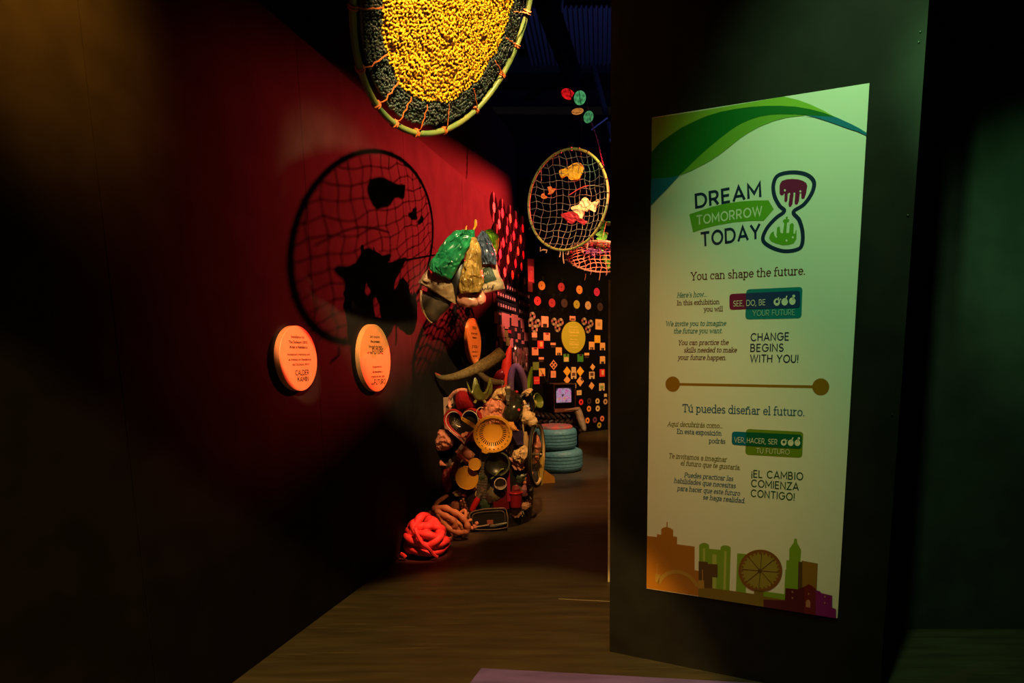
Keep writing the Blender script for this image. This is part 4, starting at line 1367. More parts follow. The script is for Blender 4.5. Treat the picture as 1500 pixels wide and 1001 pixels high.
# --- colander with handle and pouring lip
T = face(722, 636, .10, pitch=math.radians(6))
t = group_at(T, 'colander', 'yellow plastic colander with a slotted bowl and flat handle', 'colander')
R = Matrix.Rotation(PI/2, 4, 'X')
NB = 72
mb = MB(T)
# bowl as rings, open slots left out
rad = [27.5, 27.0, 24.5, 23.2, 19.8, 17, 14.5, 9, 3, .01]
dep = [0, -1.2, -1.0, .8, 3.4, 5.2, 7.0, 8.4, 8.8, 8.9]
for th_ in (0, 1.1):
    base = len(mb.v)
    for r, d in zip(rad, dep):
        for j in range(NB):
            a = 2*PI*j/NB
            mb.v.append(T @ Vector((r*math.cos(a), d+th_, r*math.sin(a))))
    for i in range(len(rad)-1):
        for j in range(NB):
            slot = (i in (4, 5) and j % 2 == 0) or (i == 2 and j % 3 == 0)
            if slot: continue
            q = (base+i*NB+j, base+i*NB+(j+1) % NB, base+(i+1)*NB+(j+1) % NB, base+(i+1)*NB+j)
            mb.f.append(q)
            mb.mi.append(0)
mb.build('bowl', m_yelp, t, fix=False)
MB(T).tube([(27.6*math.cos(2*PI*j/48), -.6, 27.6*math.sin(2*PI*j/48)) for j in range(48)], .9, 8, True).build('rim', m_yelp, t)
mb = MB(T)
mb.prism([(-24, 12), (-26.5, 16), (-43, 26.5), (-45.5, 25.5), (-44.5, 22), (-27, 9)], None, -1.4, .6)
mb.build('handle', m_yelp, t, angle=30)
MB(T).lathe([(.9, 0), (.9, .3)], Matrix.Translation((-42.3, -1.5, 23.6)) @ R, 12).build('hanging_hole', m_blk, t)
mb = MB(T)
mb.prism([(-17, -22), (-16, -27.5), (-10, -29.5), (-5, -27), (-8, -24)], None, -1.2, .8)
mb.build('pouring_lip', m_yelp, t, angle=30)
# --- two round lids
def lid(px, py, r, label, out, mat):
    T = face(px, py, out)
    t = group_at(T, 'round_plate', label, 'plate')
    MB(T).lathe([(r*.9, 2), (r, 1.6), (r, -.3), (r*.965, -1.0), (r*.93, -.4), (r*.12, -.2), (.01, -.2)], R.inverted(), 44, capped=False).build('plate_disc', mat, t)
    return t, T
t, T = lid(684, 700.5, 18, 'large mustard yellow round plate below the heart tray', .05, m_yel2)
MB(T).lathe([(.7, 0), (.5, .4)], Matrix.Translation((2, -.5, 3.5)) @ R, 10).build('centre_hole', m_blk, t)
lid(695.5, 680.5, 9.5, 'small mustard yellow round plate overlapping the large one', .075, m_yel2)
# --- crumpled bags and papers on the column
def crush(rows, Y, th, mat, name, label, cat, **k):
    return junk(bag(rows, Y, th, **k).build(name, mat, None, angle=26), label, cat)
Yf = 4.98
crush([((716, 582), (733, 581)), ((708, 593), (740, 594)), ((703, 606), (746, 608)), ((702, 620), (752, 618)), ((718, 628), (758, 628))], Yf+.04, .05, m_pink, 'plastic_bag', 'crumpled pink plastic bag above the yellow colander', 'bag', amp=0.040, freq=12.2, streak=.3, seed=11)
crush([((744, 618), (752, 618)), ((744, 624), (757, 628)), ((741, 632), (761, 631))], Yf-.06, .02, M('orange_paper', (.62, .28, .06), .5), 'folded_paper', 'orange paper point sticking out right of the colander', 'paper', amp=.008, freq=8, seed=12)
crush([((728, 570), (742, 567)), ((722, 578), (748, 575)), ((720, 587), (742, 588))], Yf+.05, .06, m_cream, 'paper_bag', 'crumpled cream paper tucked under the clear bottle', 'bag', amp=0.035, freq=14.3, streak=.3, seed=13)
crush([((644, 630), (655, 629)), ((640, 640), (664, 642)), ((636, 650), (665, 652)), ((640, 660), (656, 660))], 5.08, .06, m_pinkp, 'crumpled_paper', 'crumpled pink paper at the left edge under the heart tray', 'paper', amp=0.040, freq=15.6, streak=.3, seed=14)
crush([((634, 662), (644, 655)), ((635, 670), (642, 668)), ((638, 678), (650, 678)), ((645, 684), (655, 682))], 5.12, .03, m_pinkp, 'plastic_strip', 'pink plastic strip curling down the left edge', 'plastic strip', amp=.012, freq=12, seed=15)
crush([((752, 662), (768, 652)), ((750, 668), (775, 660)), ((752, 674), (772, 672)), ((756, 681), (768, 678))], 5.02, .05, m_cream, 'plastic_bag', 'crinkled cream plastic bag right of the colander', 'bag', amp=0.035, freq=15.6, streak=.3, seed=16)
# pink glove
T = face(757, 680, .05, yaw=.25, roll=math.radians(32))
t = group_at(T, 'rubber_glove', 'limp pink rubber glove below the cream bag', 'glove')
mb = MB(T)
mb.tube(spline([(-15, 0, 2), (-9, -1, 1), (-2, -1, 0), (3, -1, -.5)], 4), [4.2, 4.5, 5, 5, 5.2, 5.6, 6, 6, 6, 6, 5.6, 5.2, 4.6], 12, flat=.5)
for k, (z, L) in enumerate(((4.2, 9), (1.6, 11), (-1.0, 11), (-3.6, 8.5))):
    mb.tube(spline([(1, -1.2, z*.8), (5, -2.0, z), (1+L, -1.2-(k % 2), z*1.15-1.5)], 4), [2.2, 2.1, 2, 1.9, 1.9, 1.8, 1.7, 1.6, 1.2], 8)
mb.tube(spline([(-4, -1, -3.5), (0, -3.5, -6.5), (4, -4, -7.5)], 4), [2.4, 2.3, 2.2, 2.1, 2, 1.8, 1.7, 1.5, 1.1], 8)
mb.build('glove_body', M('pink_rubber', (.50, .22, .15), .55), t)
# --- leafy crown cup (cut plastic cup)
T = face(704, 583, .03)
cp = MB(T)
NS = 60
vs = []
for i in range(9):
    f = i/8
    for j in range(NS):
        a = 2*PI*j/NS
        pk = .5+.5*math.cos(5*a+2.4)
        z = 2+f*(9+23*pk**1.6*(.8+.2*math.sin(a)))
        r = 9+f*(7.5+3*pk)
        for q in (0,): vs.append((r*math.cos(a), r*.7*math.sin(a), z-4))
fs = [(i*NS+j, i*NS+(j+1) % NS, (i+1)*NS+(j+1) % NS, (i+1)*NS+j) for i in range(8) for j in range(NS)]
cp.add(vs, fs)
fs2 = [tuple(reversed(range(NS)))]
cp.add([(v[0]*.97, v[1]*.97, v[2]) for v in vs], [f[::-1] for f in fs]+fs2)
junk(cp.build('cut_cup', M('olive_translucent_plastic', (.16, .18, .04), .35, var=.25, scale=12), None), 'olive plastic cup cut into tall leaf points at the top', 'cup')
# --- brown knitted horn
mb = MB()
P = [W(x, y, Y) for x, y, Y in ((638.5, 548, 5.02), (644, 552.5, 5.0), (656, 553.5, 5.0), (672, 550.5, 5.0), (690, 544, 5.02), (706, 536.5, 5.05), (720, 528.5, 5.08), (728, 522.5, 5.1))]
S = spline(P, 5)
rr = [(1.6+7.6*min(1, (i/(len(S)-1))*1.35)+(.0 if i else 0))*5/FPX for i in range(len(S))]
mb.tube(S, rr, 18, cap=False)
end = S[-1]; dr = (S[-1]-S[-4]).normalized()
inn = [S[-1]+dr*.05, S[-1]+dr*.02, S[-3]]
mb.tube([S[-1], S[-1]+dr*.035, S[-1]+dr*.055, S[-1]+dr*.045, S[-1], S[-5]], [rr[-1], rr[-1]*1.02, rr[-1]*.98, rr[-1]*.88, rr[-1]*.85, rr[-1]*.5], 18, cap=False)
tt = thing('fabric_horn', P[3], 'long brown fabric horn curving left with an open mouth, top of the sculpture', 'horn', GJ)
mb.build('horn_tube', M('brown_knit', (.15, .10, .035), .85, var=.35, scale=60, bump=.5), tt)
MB().tube(spline([P[0]+Vector((-.002, 0, .006)), P[0].lerp(P[1], .5)+Vector((0, -.004, .008)), P[1]+Vector((.012, -.004, .006))], 4), [.006]*4+[.009]*4+[.006], 8).build('red_tip', M('red_tip_cloth', (.55, .05, .03), .7), tt)
MB().tube([W(700, 545, 5.03), W(712, 556, 5.05), W(724, 560, 5.06), W(738, 561, 5.1)], [.02, .028, .028, .02], 10).build('lower_fold', M('dark_brown_knit', (.07, .045, .02), .85), tt)
MB().tube([W(706, 541, 5.06), W(706, 556, 5.12), W(707, 572, 5.2)], .018, 8).build('support', m_blk, tt)
# --- red cone, noodle arch and green spike stuck in the top
def rod(pts, r, Y, name, mat, label, cat, n=14, flat=None):
    return junk(MB().tube(spline([W(x, y, Y) for x, y in pts], 5), r, n, flat=flat).build(name, mat, None), label, cat)
def taper(a, b, n, p=1.0): return [a+(b-a)*(i/(n-1))**p for i in range(n)]
k = 5.45/FPX
mb = MB()
S = spline([W(740, 592, 5.45), W(740.5, 565, 5.45), W(742, 535, 5.45), (W(747.5, 507, 5.45))], 6)
mb.tube(S, [a*k for a in taper(11, 7, 13)+taper(6.6, 1.6, 6)], 20)
junk(mb.build('traffic_cone', M('red_cone_plastic', (.62, .035, .012), .45), None), 'tall bright red plastic cone rising from the top of the sculpture', 'cone')
rod([(727, 580), (728, 562), (733, 549), (738, 546)], taper(.055, .03, 16), 5.38, 'cone_shade', m_redd, 'dark red shape standing in for shade left of the red cone', 'cloth')  # the cone's shaded lower left, built as a darker red piece
rod([(749, 592), (748, 560), (750.5, 543), (756, 537), (762, 543), (768, 558), (771, 575), (772, 590)], .0285, 5.4, 'pool_noodle', M('purple_foam', (.13, .07, .20), .8), 'purple foam tube bent into an arch right of the red cone', 'foam tube')
rod([(768, 596), (771, 578), (775.5, 555), (779.5, 537.5)], taper(.03, .009, 16, 1.3), 5.4, 'plastic_spike', M('lime_plastic', (.20, .42, .01), .4), 'upright lime green plastic spike at the top right of the sculpture', 'spike')
rod([(778, 585), (779, 560), (779.5, 545)], .006, 5.44, 'plastic_stick', m_grnp, 'thin green stick behind the lime spike', 'stick')
# --- clear bottle upside down
T = face(744, 580, .07, yaw=.2)
t = group_at(T, 'plastic_bottle', 'small clear plastic bottle standing upside down on the cream paper', 'bottle')
MB(T).lathe([(3.4, 14), (4.2, 12), (4.4, 4), (4, 0), (2.2, -4), (2.0, -8), (.01, -8)], None, 20, capped=False).build('bottle_body', m_clear, t)
MB(T).lathe([(2.5, -7), (2.5, -13), (.01, -13)], None, 16).build('cap', M('dark_olive_cap', (.06, .05, .03), .3), t)
MB(T).lathe([(4.5, 10), (4.5, 2)], None, 20, capped=False).build('label_band', M('dark_label', (.08, .07, .05), .3), t)
mb = MB(T)
mb.tube([(-9, 0, 5), (-8, 0, 14), (-7, 0, 22)], .7, 6)
mb.tube([(-4, -1, 16), (2, -1, 14), (5, -1, 20)], .8, 6)
mb.build('clear_strips', m_clear, t)
# --- black round bottle
T = face(752, 602, .05, yaw=.3, roll=math.radians(28))
t = group_at(T, 'black_jug', 'shiny black rounded jug behind the pink bag', 'jug')
MB(T).lathe([(.01, -17), (9, -16.5), (13, -12), (14, -4), (13.5, 4), (11, 10), (6.5, 14), (6, 19), (7, 20), (7, 22.5), (.01, 22.5)], None, 30, capped=False).build('jug_body', M('glossy_black_green', (.02, .022, .016), .22), t)
MB(T).lathe([(2.0, 0), (2.0, .8), (.01, 1.0)], Matrix.Translation((4, -13.2, 5)) @ R, 14).build('red_dot', M('pink_red_dot', (.7, .05, .09), .3), t)
mb = MB(); lump(mb, onc(757, 574.5, .06), (.013, .013, .013), .05, 1, 3, 14, 10)
junk(mb.build('red_ball', m_red, None), 'tiny red ball beside the purple foam arch', 'ball')
# --- black plastic ring with cream flowers
c = W(769, 591, 5.16)
Tm = Matrix.Translation(c) @ Matrix.Rotation(.75, 4, 'Z') @ Matrix.Rotation(PI/2-.2, 4, 'X')
mb = MB(Tm)
rk = 5.16/FPX
mb.lathe([(13.2*rk, -.03), (14.6*rk, -.02), (15*rk, .0), (14.6*rk, .025), (12.2*rk, .035), (11*rk, .02), (10.8*rk, -.02), (13.2*rk, -.03)], None, 40, capped=False)
t = thing('plastic_pot', c, 'black plastic pot rim facing out, with cream flowers inside', 'pot', GJ)
mb.build('pot_rim', m_blk, t)
mb = MB(Tm); mb.lathe([(11*rk, -.02), (.001, -.06)], None, 30, capped=False); mb.build('pot_bottom', M('navy_film', (.015, .012, .04), .35), t)
mb = MB()
for i, (x, y) in enumerate(((766, 591), (767, 597), (769, 601), (765, 604))): lump(mb, W(x, y, 5.10), (.022, .022, .022), .3, 4, i+30, 14, 10)
junk(mb.build('cloth_flowers', m_cream, None), 'cream cloth flowers inside the black pot rim', 'flower')
crush([((763, 578), (770, 571)), ((766, 580), (777, 569)), ((772, 582), (781, 571)), ((776, 578), (779, 573))], 5.18, .03, m_cream, 'plastic_cup', 'crumpled cream cup leaning above the green trumpet', 'cup', amp=.012, freq=10, seed=17)
# green trumpet vase
c = W(786, 588, 5.3)
Tm = Matrix.Translation(c) @ Vector((.75, -.42, .25)).to_track_quat('Z', 'Y').to_matrix().to_4x4()
mb = MB(Tm)
mb.lathe([(.02, -.17), (.022, -.10), (.03, -.05), (.05, 0), (.066, .02), (.062, .024), (.045, 0), (.02, -.06), (.001, -.08)], None, 26, capped=False)
junk(mb.build('plastic_trumpet', M('olive_green_plastic', (.10, .16, .02), .3), None), 'olive green plastic trumpet opening to the right', 'trumpet')
mb = MB(); lump(mb, W(780, 592, 5.26), (.03, .03, .04), .3, 4, 5, 16, 10); mb.tube([W(781, 596, 5.24), W(779, 604, 5.22)], .011, 8)
junk(mb.build('cloth_flower', M('pale_green_cloth', (.34, .32, .08), .6), None), 'pale green cloth flower left of the green trumpet', 'flower')
# cream bow
mb = MB()
lump(mb, W(773, 612, 5.08), (.058, .045, .045), .28, 3, 9, 24, 14)
lump(mb, W(780, 618, 5.07), (.035, .03, .035), .32, 4, 10, 20, 12)
mb.tube(spline([W(768, 614, 5.08), W(766, 622, 5.08), W(767, 632, 5.08), W(766, 640, 5.1)], 4), .016, 8, flat=.4)
junk(mb.build('fabric_bow', m_cream, None), 'bunched cream fabric bow above the bicycle wheel', 'bow')
# blue purple box
T = face(757, 642, .03, yaw=.35)
junk(MB(T).box((0, 2, 0), (19, 10, 20)).build('cardboard_box', M('dark_blue_print', (.022, .012, .06), .45, var=.5, scale=30), None, smooth=False), 'dark blue box right of the colander', 'box')
T = face(738, 657, .02, yaw=.1, roll=.25)
junk(MB(T).box((0, 2, 0), (20, 5, 12)).build('card_sheet', M('brown_grey_card', (.16, .10, .06), .6), None, smooth=False), 'grey brown card behind the lower right of the colander', 'card')
# --- left edge: pale board, red pouch with lace, rubber hose loops, packs
T = face(650, 608, .035, yaw=.15, roll=math.radians(-6))
junk(MB(T).prism([(-9, 24), (-7, 25), (16, 25), (16, -26), (-1, -26)], None, 4, 7).build('plastic_sheet', M('dusty_pink_sheet', (.38, .20, .13), .6, var=.15, scale=10), None, smooth=False), 'dull pink plastic sheet behind the heart tray', 'sheet')
T = face(680, 585, .02, roll=math.radians(8))
t = group_at(T, 'cloth_pouch', 'red cloth pouch with a pink lace edge above the heart tray', 'pouch')
o = bag([((672, 573), (685, 571)), ((668, 579), (690, 578)), ((667, 590), (694, 588)), ((670, 600), (697, 598))], onc(680, 586, .01).y, .06, .008, 8, 20).build('pouch_body', M('red_felt', (.20, .006, .010), .9, spec=.1), t)
mb = MB()
pth = spline([W(x, y, onc(x, y, .03).y if x > 650 else 5.0) for x, y in ((659, 596), (658.5, 586), (662, 579), (668, 574), (676, 571.5), (684, 572))], 6)
for i, p in enumerate(pth): lump(mb, p, (.013, .010, .013), .3, 4, i, 8, 6)
mb.build('lace_edge', m_pink, t)
T = face(703, 589, .05)
junk(MB(T).tube([(7.5*math.cos(a), 2*math.sin(a), 6*math.sin(a)-2) for a in [PI*i/12 for i in range(13)]], 2.2, 8).build('hose_loop', M('olive_hose', (.20, .17, .03), .5), None), 'olive hose loop between the red pouch and the pink bag', 'hose')
T = face(703, 606, .08, yaw=.2)
mb = MB(T)
mb.tube([(7*math.cos(a)+2, 0, 9*math.sin(a)) for a in [PI*.35+PI*1.4*i/16 for i in range(17)]], .7, 6)
junk(mb.build('clear_cup_rim', M('clear_rim', (.6, .5, .4), .15), None), 'clear cup rim edge poking out over the heart tray', 'cup rim')
T = face(655, 675, .02)
mb = MB(T)
lp = spline([(10, 0, 3), (3, -1, 8), (-5, -1, 10), (-11, -1, 7), (-12, -1, 1), (-6, -1, -3), (2, -1, -3)], 5)
mb.tube(lp, 1.5, 8)
lp = spline([(14, 0, -4), (8, -1, -7), (1, -1, -8), (-6, -1, -7), (-9, -1, -12), (-5, -1, -18), (2, -1, -18.5), (8, -1, -14), (14, -1, -8)], 5)
mb.tube(lp, 1.5, 8)
junk(mb.build('scissor_handles', M('grey_green_plastic', (.17, .13, .09), .45), None), 'two grey green loop handles at the left edge of the sculpture', 'handles')
T = face(682, 664, .055, roll=math.radians(38))
t = group_at(T, 'blister_pack', 'tilted pink toy pack with a white corner under the heart tray', 'package')
MB(T).box((0, 1, 0), (26, 3, 15)).build('pack_card', M('pink_card', (.42, .20, .16), .55, var=.3, scale=40), t, smooth=False)
mb = MB(T); lump(mb, (3, -1, 1), (8, 3, 6), .2, 3, 7, 20, 12); mb.build('pink_toy', m_pink, t)
MB(T).box((-10, -1, 3), (5, 1, 7)).build('white_corner', M('white_label', (.55, .5, .45), .5), t, smooth=False)
MB(T).box((0, -1, -7.2), (27, 1.2, 2)).build('pack_edge', M('coral_edge', (.6, .17, .1), .5), t, smooth=False)
T = face(677, 672, .05, roll=math.radians(42))
t = group_at(T, 'card_box', 'narrow pale box tucked under the pink toy pack', 'box')
MB(T).box((0, 2, 0), (20, 4, 5)).build('box_body', M('tan_card', (.45, .20, .11), .55), t, smooth=False)
MB(T).box((2, -.5, -3.5), (2, 1, 5)).build('white_stripe', M('white_stripe', (.65, .6, .55), .5), t, smooth=False)
# reds in the lower left
crush([((650, 688), (662, 684)), ((648, 700), (662, 700)), ((648, 712), (664, 710)), ((650, 722), (660, 720))], 5.08, .05, m_redd, 'red_bag', 'dark red plastic bag low at the left edge', 'bag', amp=0.023, freq=12.2, streak=.3, seed=22)
crush([((666, 676), (676, 670)), ((660, 690), (670, 688)), ((662, 698), (672, 696))], 5.03, .03, m_redd, 'red_cloth', 'dark red cloth strip left of the mustard plate', 'cloth', amp=.015, freq=9, seed=23)
T = face(655, 721, .03, roll=math.radians(8))
t = group_at(T, 'paper_fold', 'folded pink paper wing at the lower left of the sculpture', 'paper')
MB(T).prism([(-1, 15), (-6, 8), (-10, 1), (-8, -4), (8, -15), (4, -4), (1, 8)], None, 0, 1).build('paper_wing', m_pinkp, t, smooth=False)
MB(T).prism([(3, 2), (8, -14), (15, -3), (18, 2)], None, 1, 2).build('back_fold', M('grey_pink_paper', (.22, .13, .09), .6), t, smooth=False)
# dark keyboards / boards and cable
T = face(708, 690, .03, roll=math.radians(6))
t = group_at(T, 'keyboard', 'narrow dark grey keyboard standing upright right of the mustard plates', 'keyboard')
MB(T).box((0, 2, -2), (15, 3, 84)).build('case', M('dark_grey_case', (.045, .035, .03), .4), t, smooth=False)
mb = MB(T)
for i in range(20):
    for j in range(3): mb.box((-4.6+4.6*j, .2, -40+4*i), (3.4, 1.4, 2.8))
mb.build('keys', M('grey_keys', (.085, .07, .06), .45), t, smooth=False)
T = face(712, 661, .045, roll=math.radians(-5))
junk(MB(T).box((0, 1, 0), (16, 3, 9)).build('picture_card', M('brown_picture_card', (.13, .05, .03), .4, var=.6, scale=60), None, smooth=False), 'small reddish brown picture card under the colander', 'card')
T = face(728, 680, .07, yaw=.15)
t = group_at(T, 'dark_bowl', 'dark round bowl with a grey green rim right of the keyboard', 'bowl')
MB(T).lathe([(17.5, -1), (18.5, 0), (18, 1.5), (15, 6), (8, 9), (.01, 10)], R.inverted(), 40, capped=False).build('bowl_inside', M('black_bowl', (.012, .013, .011), .35), t)
MB(T).tube([(18.2*math.cos(a), 0, 18.2*math.sin(a)) for a in [-PI*.42+PI*.95*i/24 for i in range(25)]], 1.5, 8).build('bowl_rim', M('grey_green_rim', (.07, .08, .05), .4), t)
T = face(729, 694, .05)
junk(MB(T).tube(spline([(-10, 0, -7.5), (-4, -1, -3), (2, -1, 3), (5, -1, 6), (9, -1, 7)], 4), 1.5, 8, flat=.6).build('green_strap', M('lime_strap', (.22, .28, .04), .45), None), 'bright green strap slanting above the white cup', 'strap')
T = face(733, 709, .085)
t = group_at(T, 'plastic_cup', 'white plastic cup seen from its open end, lower middle of the sculpture', 'cup')
MB(T).lathe([(8.6, -1), (9, 0), (8.3, 1), (7, 12), (.01, 13)], R.inverted(), 30, capped=False).build('cup_body', M('dim_white_cup', (.22, .17, .14), .45), t)
MB(T).tube([(8.7*math.cos(2*PI*i/36), 0, 8.7*math.sin(2*PI*i/36)) for i in range(36)], .75, 8, True).build('cup_rim', M('pale_cup_rim', (.5, .38, .34), .35), t)
# right lower side
T = face(758, 706, .01, yaw=.55)
junk(MB(T).box((0, 3, 0), (22, 8, 36)).build('black_case', m_blk, None, smooth=False), 'matt black case below the pink glove', 'case')
T = face(745, 712, .03, yaw=.2)
junk(MB(T).box((0, 0, 0), (4.5, 2, 48)).build('magenta_strip', M('magenta_plastic', (.24, .008, .045), .35), None, smooth=False), 'upright magenta plastic strip left of the black case', 'strip')
T = face(755.5, 732, .04, yaw=.3)
t = group_at(T, 'plastic_cup', 'dark red plastic cup lying low on the right side', 'cup')
MB(T).lathe([(9, 12), (10.5, 11), (10.5, 9), (9.5, 8), (8.5, -11), (.01, -12)], None, 28).build('cup_body', m_redd, t)
MB(T).tube([(10.4*math.cos(2*PI*i/36), 10.4*math.sin(2*PI*i/36), 11) for i in range(36)], .9, 8, True).build('cup_rim', m_red, t)
T = face(736, 735, .02)
junk(MB(T).prism([(-16, 14), (10, 14), (10, -12), (-12, -16)], None, 0, 4).build('plastic_board', M('oxblood_plastic', (.10, .005, .008), .3), None, smooth=False), 'dark oxblood plastic board under the white cup', 'board')
# red marker-like shoe
T = face(696, 739, .06, roll=math.radians(28))
t = group_at(T, 'red_bottle', 'glossy red bottle tilted low in front of the sculpture', 'bottle')
MB(T).lathe([(.01, -12), (3.6, -11.5), (4.6, -8), (4.8, 6), (4, 10), (3.2, 11.5), (.01, 12)], None, 20, capped=False).build('bottle_body', m_red, t)
MB(T).lathe([(2.6, 11), (2.8, 18), (.01, 18.5)], None, 16).build('grey_cap', M('grey_cap', (.14, .10, .09), .4), t)
# glinting chain of foil at lower left
mb = MB()
for i in range(34):
    f = i/33
    x, y = 676+f*17+2.5*math.sin(i*1.9), 733+f*42+2*math.cos(i*2.7)
    lump(mb, onc(x, y, .06), (.012, .010, .014), .5, 4, i, 7, 5)
junk(mb.build('foil_chain', M('copper_foil', (.55, .25, .18), .2, metal=.9), None, angle=5), 'glinting crumpled foil chain running down to the clear tray', 'foil')
mb = MB()
for i in range(9): lump(mb, onc(651+i*1.3+.5*(i % 2), 739+1.2*(i % 3), .05), (.007, .007, .005), .4, 4, i, 7, 5)
junk(mb.build('foil_scrap', M('pink_foil', (.7, .3, .25), .25, metal=.7), None, angle=5), 'short line of shiny pink foil above the tan rope', 'foil')
# clear tray at the foot
T = face(716, 762, .06)
t = group_at(T, 'clear_tray', 'clear plastic tray standing on edge at the foot of the sculpture', 'tray')
b0 = T @ Vector((0, 0, 0))
mb = MB(T)
sh = [(-28, 6), (-25, 13), (-10, 17), (10, 18), (26, 16), (28, -8), (22, -13), (0, -14.5), (-22, -13), (-28, -8)]
pth = spline([Vector((x, -2, z)) for x, z in sh], 4, True)
mb.tube(pth, .75, 6, True)
mb.tube([Vector((p.x*.86, -1, p.z*.7+1)) for p in pth], .4, 5, True)
mb.build('tray_rim', M('grey_clear_rim', (.38, .28, .25), .15, trans=.5), t)
MB(T).prism([(x*.97, z*.95) for x, z in sh], None, 1.5, 2.5).build('tray_floor', M('smoky_plastic', (.02, .018, .018), .15), t, smooth=False)
mb = MB(T); mb.box((2, -1, -3), (9, 2, 6)); mb.build('red_label', M('red_grey_label', (.34, .09, .07), .5), t, smooth=False)
mb = MB(T); mb.tube([(2, -2, -9), (8, -2.5, -8.5), (27, -2, -5)], [2.2, 2.4, 1.8], 12); mb.build('silver_tube', M('silver_tube', (.45, .45, .40), .2, metal=.8), t)
mb = MB(T); mb.tube([(-22, -2, -10), (0, -2.5, -7)], .9, 8); mb.build('pale_straw', M('pale_straw', (.5, .35, .3), .3), t)
mb = MB(T)
for a, r in (((-21, -2, -9), 3), ((-18, -2, -4), 2.4), ((-25, -2, -11), 2.4)): lump(mb, a, (r, 2, r), .3, 3, 3, 14, 9)
mb.build('pink_scraps', m_pinkp, t)
T = face(736, 752, .05)
junk(MB(T).prism([(-8, 6), (8, 0), (8, -14), (-6, -6)], None, 0, 2).build('cardboard_flap', M('brown_flap', (.14, .07, .045), .6), None, smooth=False), 'brown cardboard flap above the clear tray', 'cardboard')
# dotted black mesh panel on the right side
n_ = (Vector((.95, -.32, 0))).normalized()
b_ = W(765.5, 700, 5.12)
mt_ = thing('dotted_panel', W(766, 758, 5.12), 'black panel with rows of yellow dots below the bicycle wheel', 'panel', GJ)
dx = Vector((.062, .11, 0))
tl, bl = W(765, 701, 5.12), W(765, 758, 5.12)
tr, br = tl+dx+Vector((0, 0, -.04)), bl+dx+Vector((0, 0, .06))
nn = (tr-tl).cross(bl-tl).normalized()
if nn.y > 0: nn = -nn
MB().hexa([tl, tr, br, bl], [p-nn*.02 for p in (tl, tr, br, bl)]).build('board', m_blk, mt_, smooth=False)
mb = MB()
for i in range(17):
    for j in range(6):
        f, g = (i+.5)/17, (j+.5)/6
        g2 = (g+f*1.3) % 1
        p = tl.lerp(bl, f).lerp(tr.lerp(br, f), g2)+nn*.002
        lump(mb, p, (.0042, .0042, .0042), 0, 1, 0, 6, 4)
mb.build('dots', M('yellow_dots', (.55, .48, .14), .4), mt_)
# loose scraps bundled into the column itself
random.seed(77)
pal = [M('scrap_film_%d' % i, c, r) for i, (c, r) in enumerate((((.30, .10, .07), .4), ((.40, .20, .12), .5), ((.05, .03, .03), .3), ((.16, .02, .03), .35), ((.10, .08, .05), .4), ((.35, .26, .14), .5), ((.03, .05, .03), .35), ((.22, .07, .10), .4)))]
for i in range(90):
    x, y = random.uniform(650, 776), random.uniform(596, 752)
    if (650 < x < 756 and y < 668) or (707 < x < 750 and y < 722): continue
    mb = MB()
    k = random.uniform(.016, .034)
    lump(mb, onc(x, y, .008), (k*random.uniform(.8, 1.6), k*.7, k*random.uniform(.7, 1.5)), .45, 4, i, 12, 8)
    mb.build('scrap', random.choice(pal), core, angle=25)
# --- bicycle wheel leaning against the right side
def wheel():
    Yw = 5.18
    c = W(786.5, 666, Yw)
    Rw = 50/FPX*Yw*.985
    n = Vector((math.cos(math.radians(7.5)), -math.sin(math.radians(7.5)), 0))
    a = Vector((0, 0, 1)).cross(n).normalized()
    F = Matrix.Identity(4)
    F.col[0][:3], F.col[1][:3], F.col[2][:3], F.col[3][:3] = a, n.cross(a), n, c
    t = thing('bicycle_wheel', c-Vector((0, 0, Rw)), 'bicycle wheel leaning edge-on against the right side of the sculpture', 'wheel', GJ)
    ring = lambda r, z=0, k=72: [(r*math.cos(2*PI*i/k), r*math.sin(2*PI*i/k), z) for i in range(k)]
    MB(F).tube(ring(Rw-.014), .014, 10, True).build('tyre', M('black_rubber', (.012, .011, .010), .6), t)
    mb = MB(F)
    mb.lathe([(Rw-.024, -.013), (Rw-.024, .013), (Rw-.036, .010), (Rw-.042, 0), (Rw-.036, -.010), (Rw-.024, -.013)], None, 72, capped=False)
    mb.build('rim', M('brass_rim', (.75, .58, .30), .3, metal=.25), t)
    mb = MB(F)
    for k in range(28):
        g = 2*PI*k/28
        s = 1 if k % 2 else -1
        q = g+.35*(1 if k % 4 < 2 else -1)
        mb.tube([(.018*math.cos(q), .018*math.sin(q), s*.022), ((Rw-.04)*math.cos(g), (Rw-.04)*math.sin(g), 0)], .0012, 4)
    mb.build('spokes', M('steel_spoke', (.5, .45, .35), .3, metal=.9), t)
    MB(F).lathe([(.01, -.045), (.012, -.03), (.024, -.026), (.024, -.02), (.012, -.016), (.012, .016), (.024, .02), (.024, .026), (.012, .03), (.01, .045)], None, 18).build('hub', M('dull_hub', (.25, .2, .14), .35, metal=.8), t)
wheel()
crush([((778, 640), (786, 632)), ((779, 650), (791, 645)), ((782, 660), (793, 652)), ((786, 668), (791, 664))], 5.27, .03, m_pinkp, 'plastic_wrap', 'crumpled reddish wrap behind the wheel spokes', 'wrap', amp=0.023, freq=15.6, streak=.3, seed=31)
for i, (x, y, nm) in enumerate(((783, 676, 'upper left'), (786, 672, 'upper right'), (776, 698, 'right'), (772, 703, 'middle'), (777, 694, 'top'), (770, 707, 'lowest'))):
    mb = MB()
    lump(mb, W(x, y, 5.24 if i < 2 else 5.10), (.022, .02, .02), .4, 4, i+3, 12, 8)
    junk(mb.build('paper_scrap', M('rust_paper', (.5, .16, .07), .6), None), nm+(' rusty paper scrap seen through the wheel' if i < 2 else ' rusty orange paper scrap above the dotted panel'), 'paper')
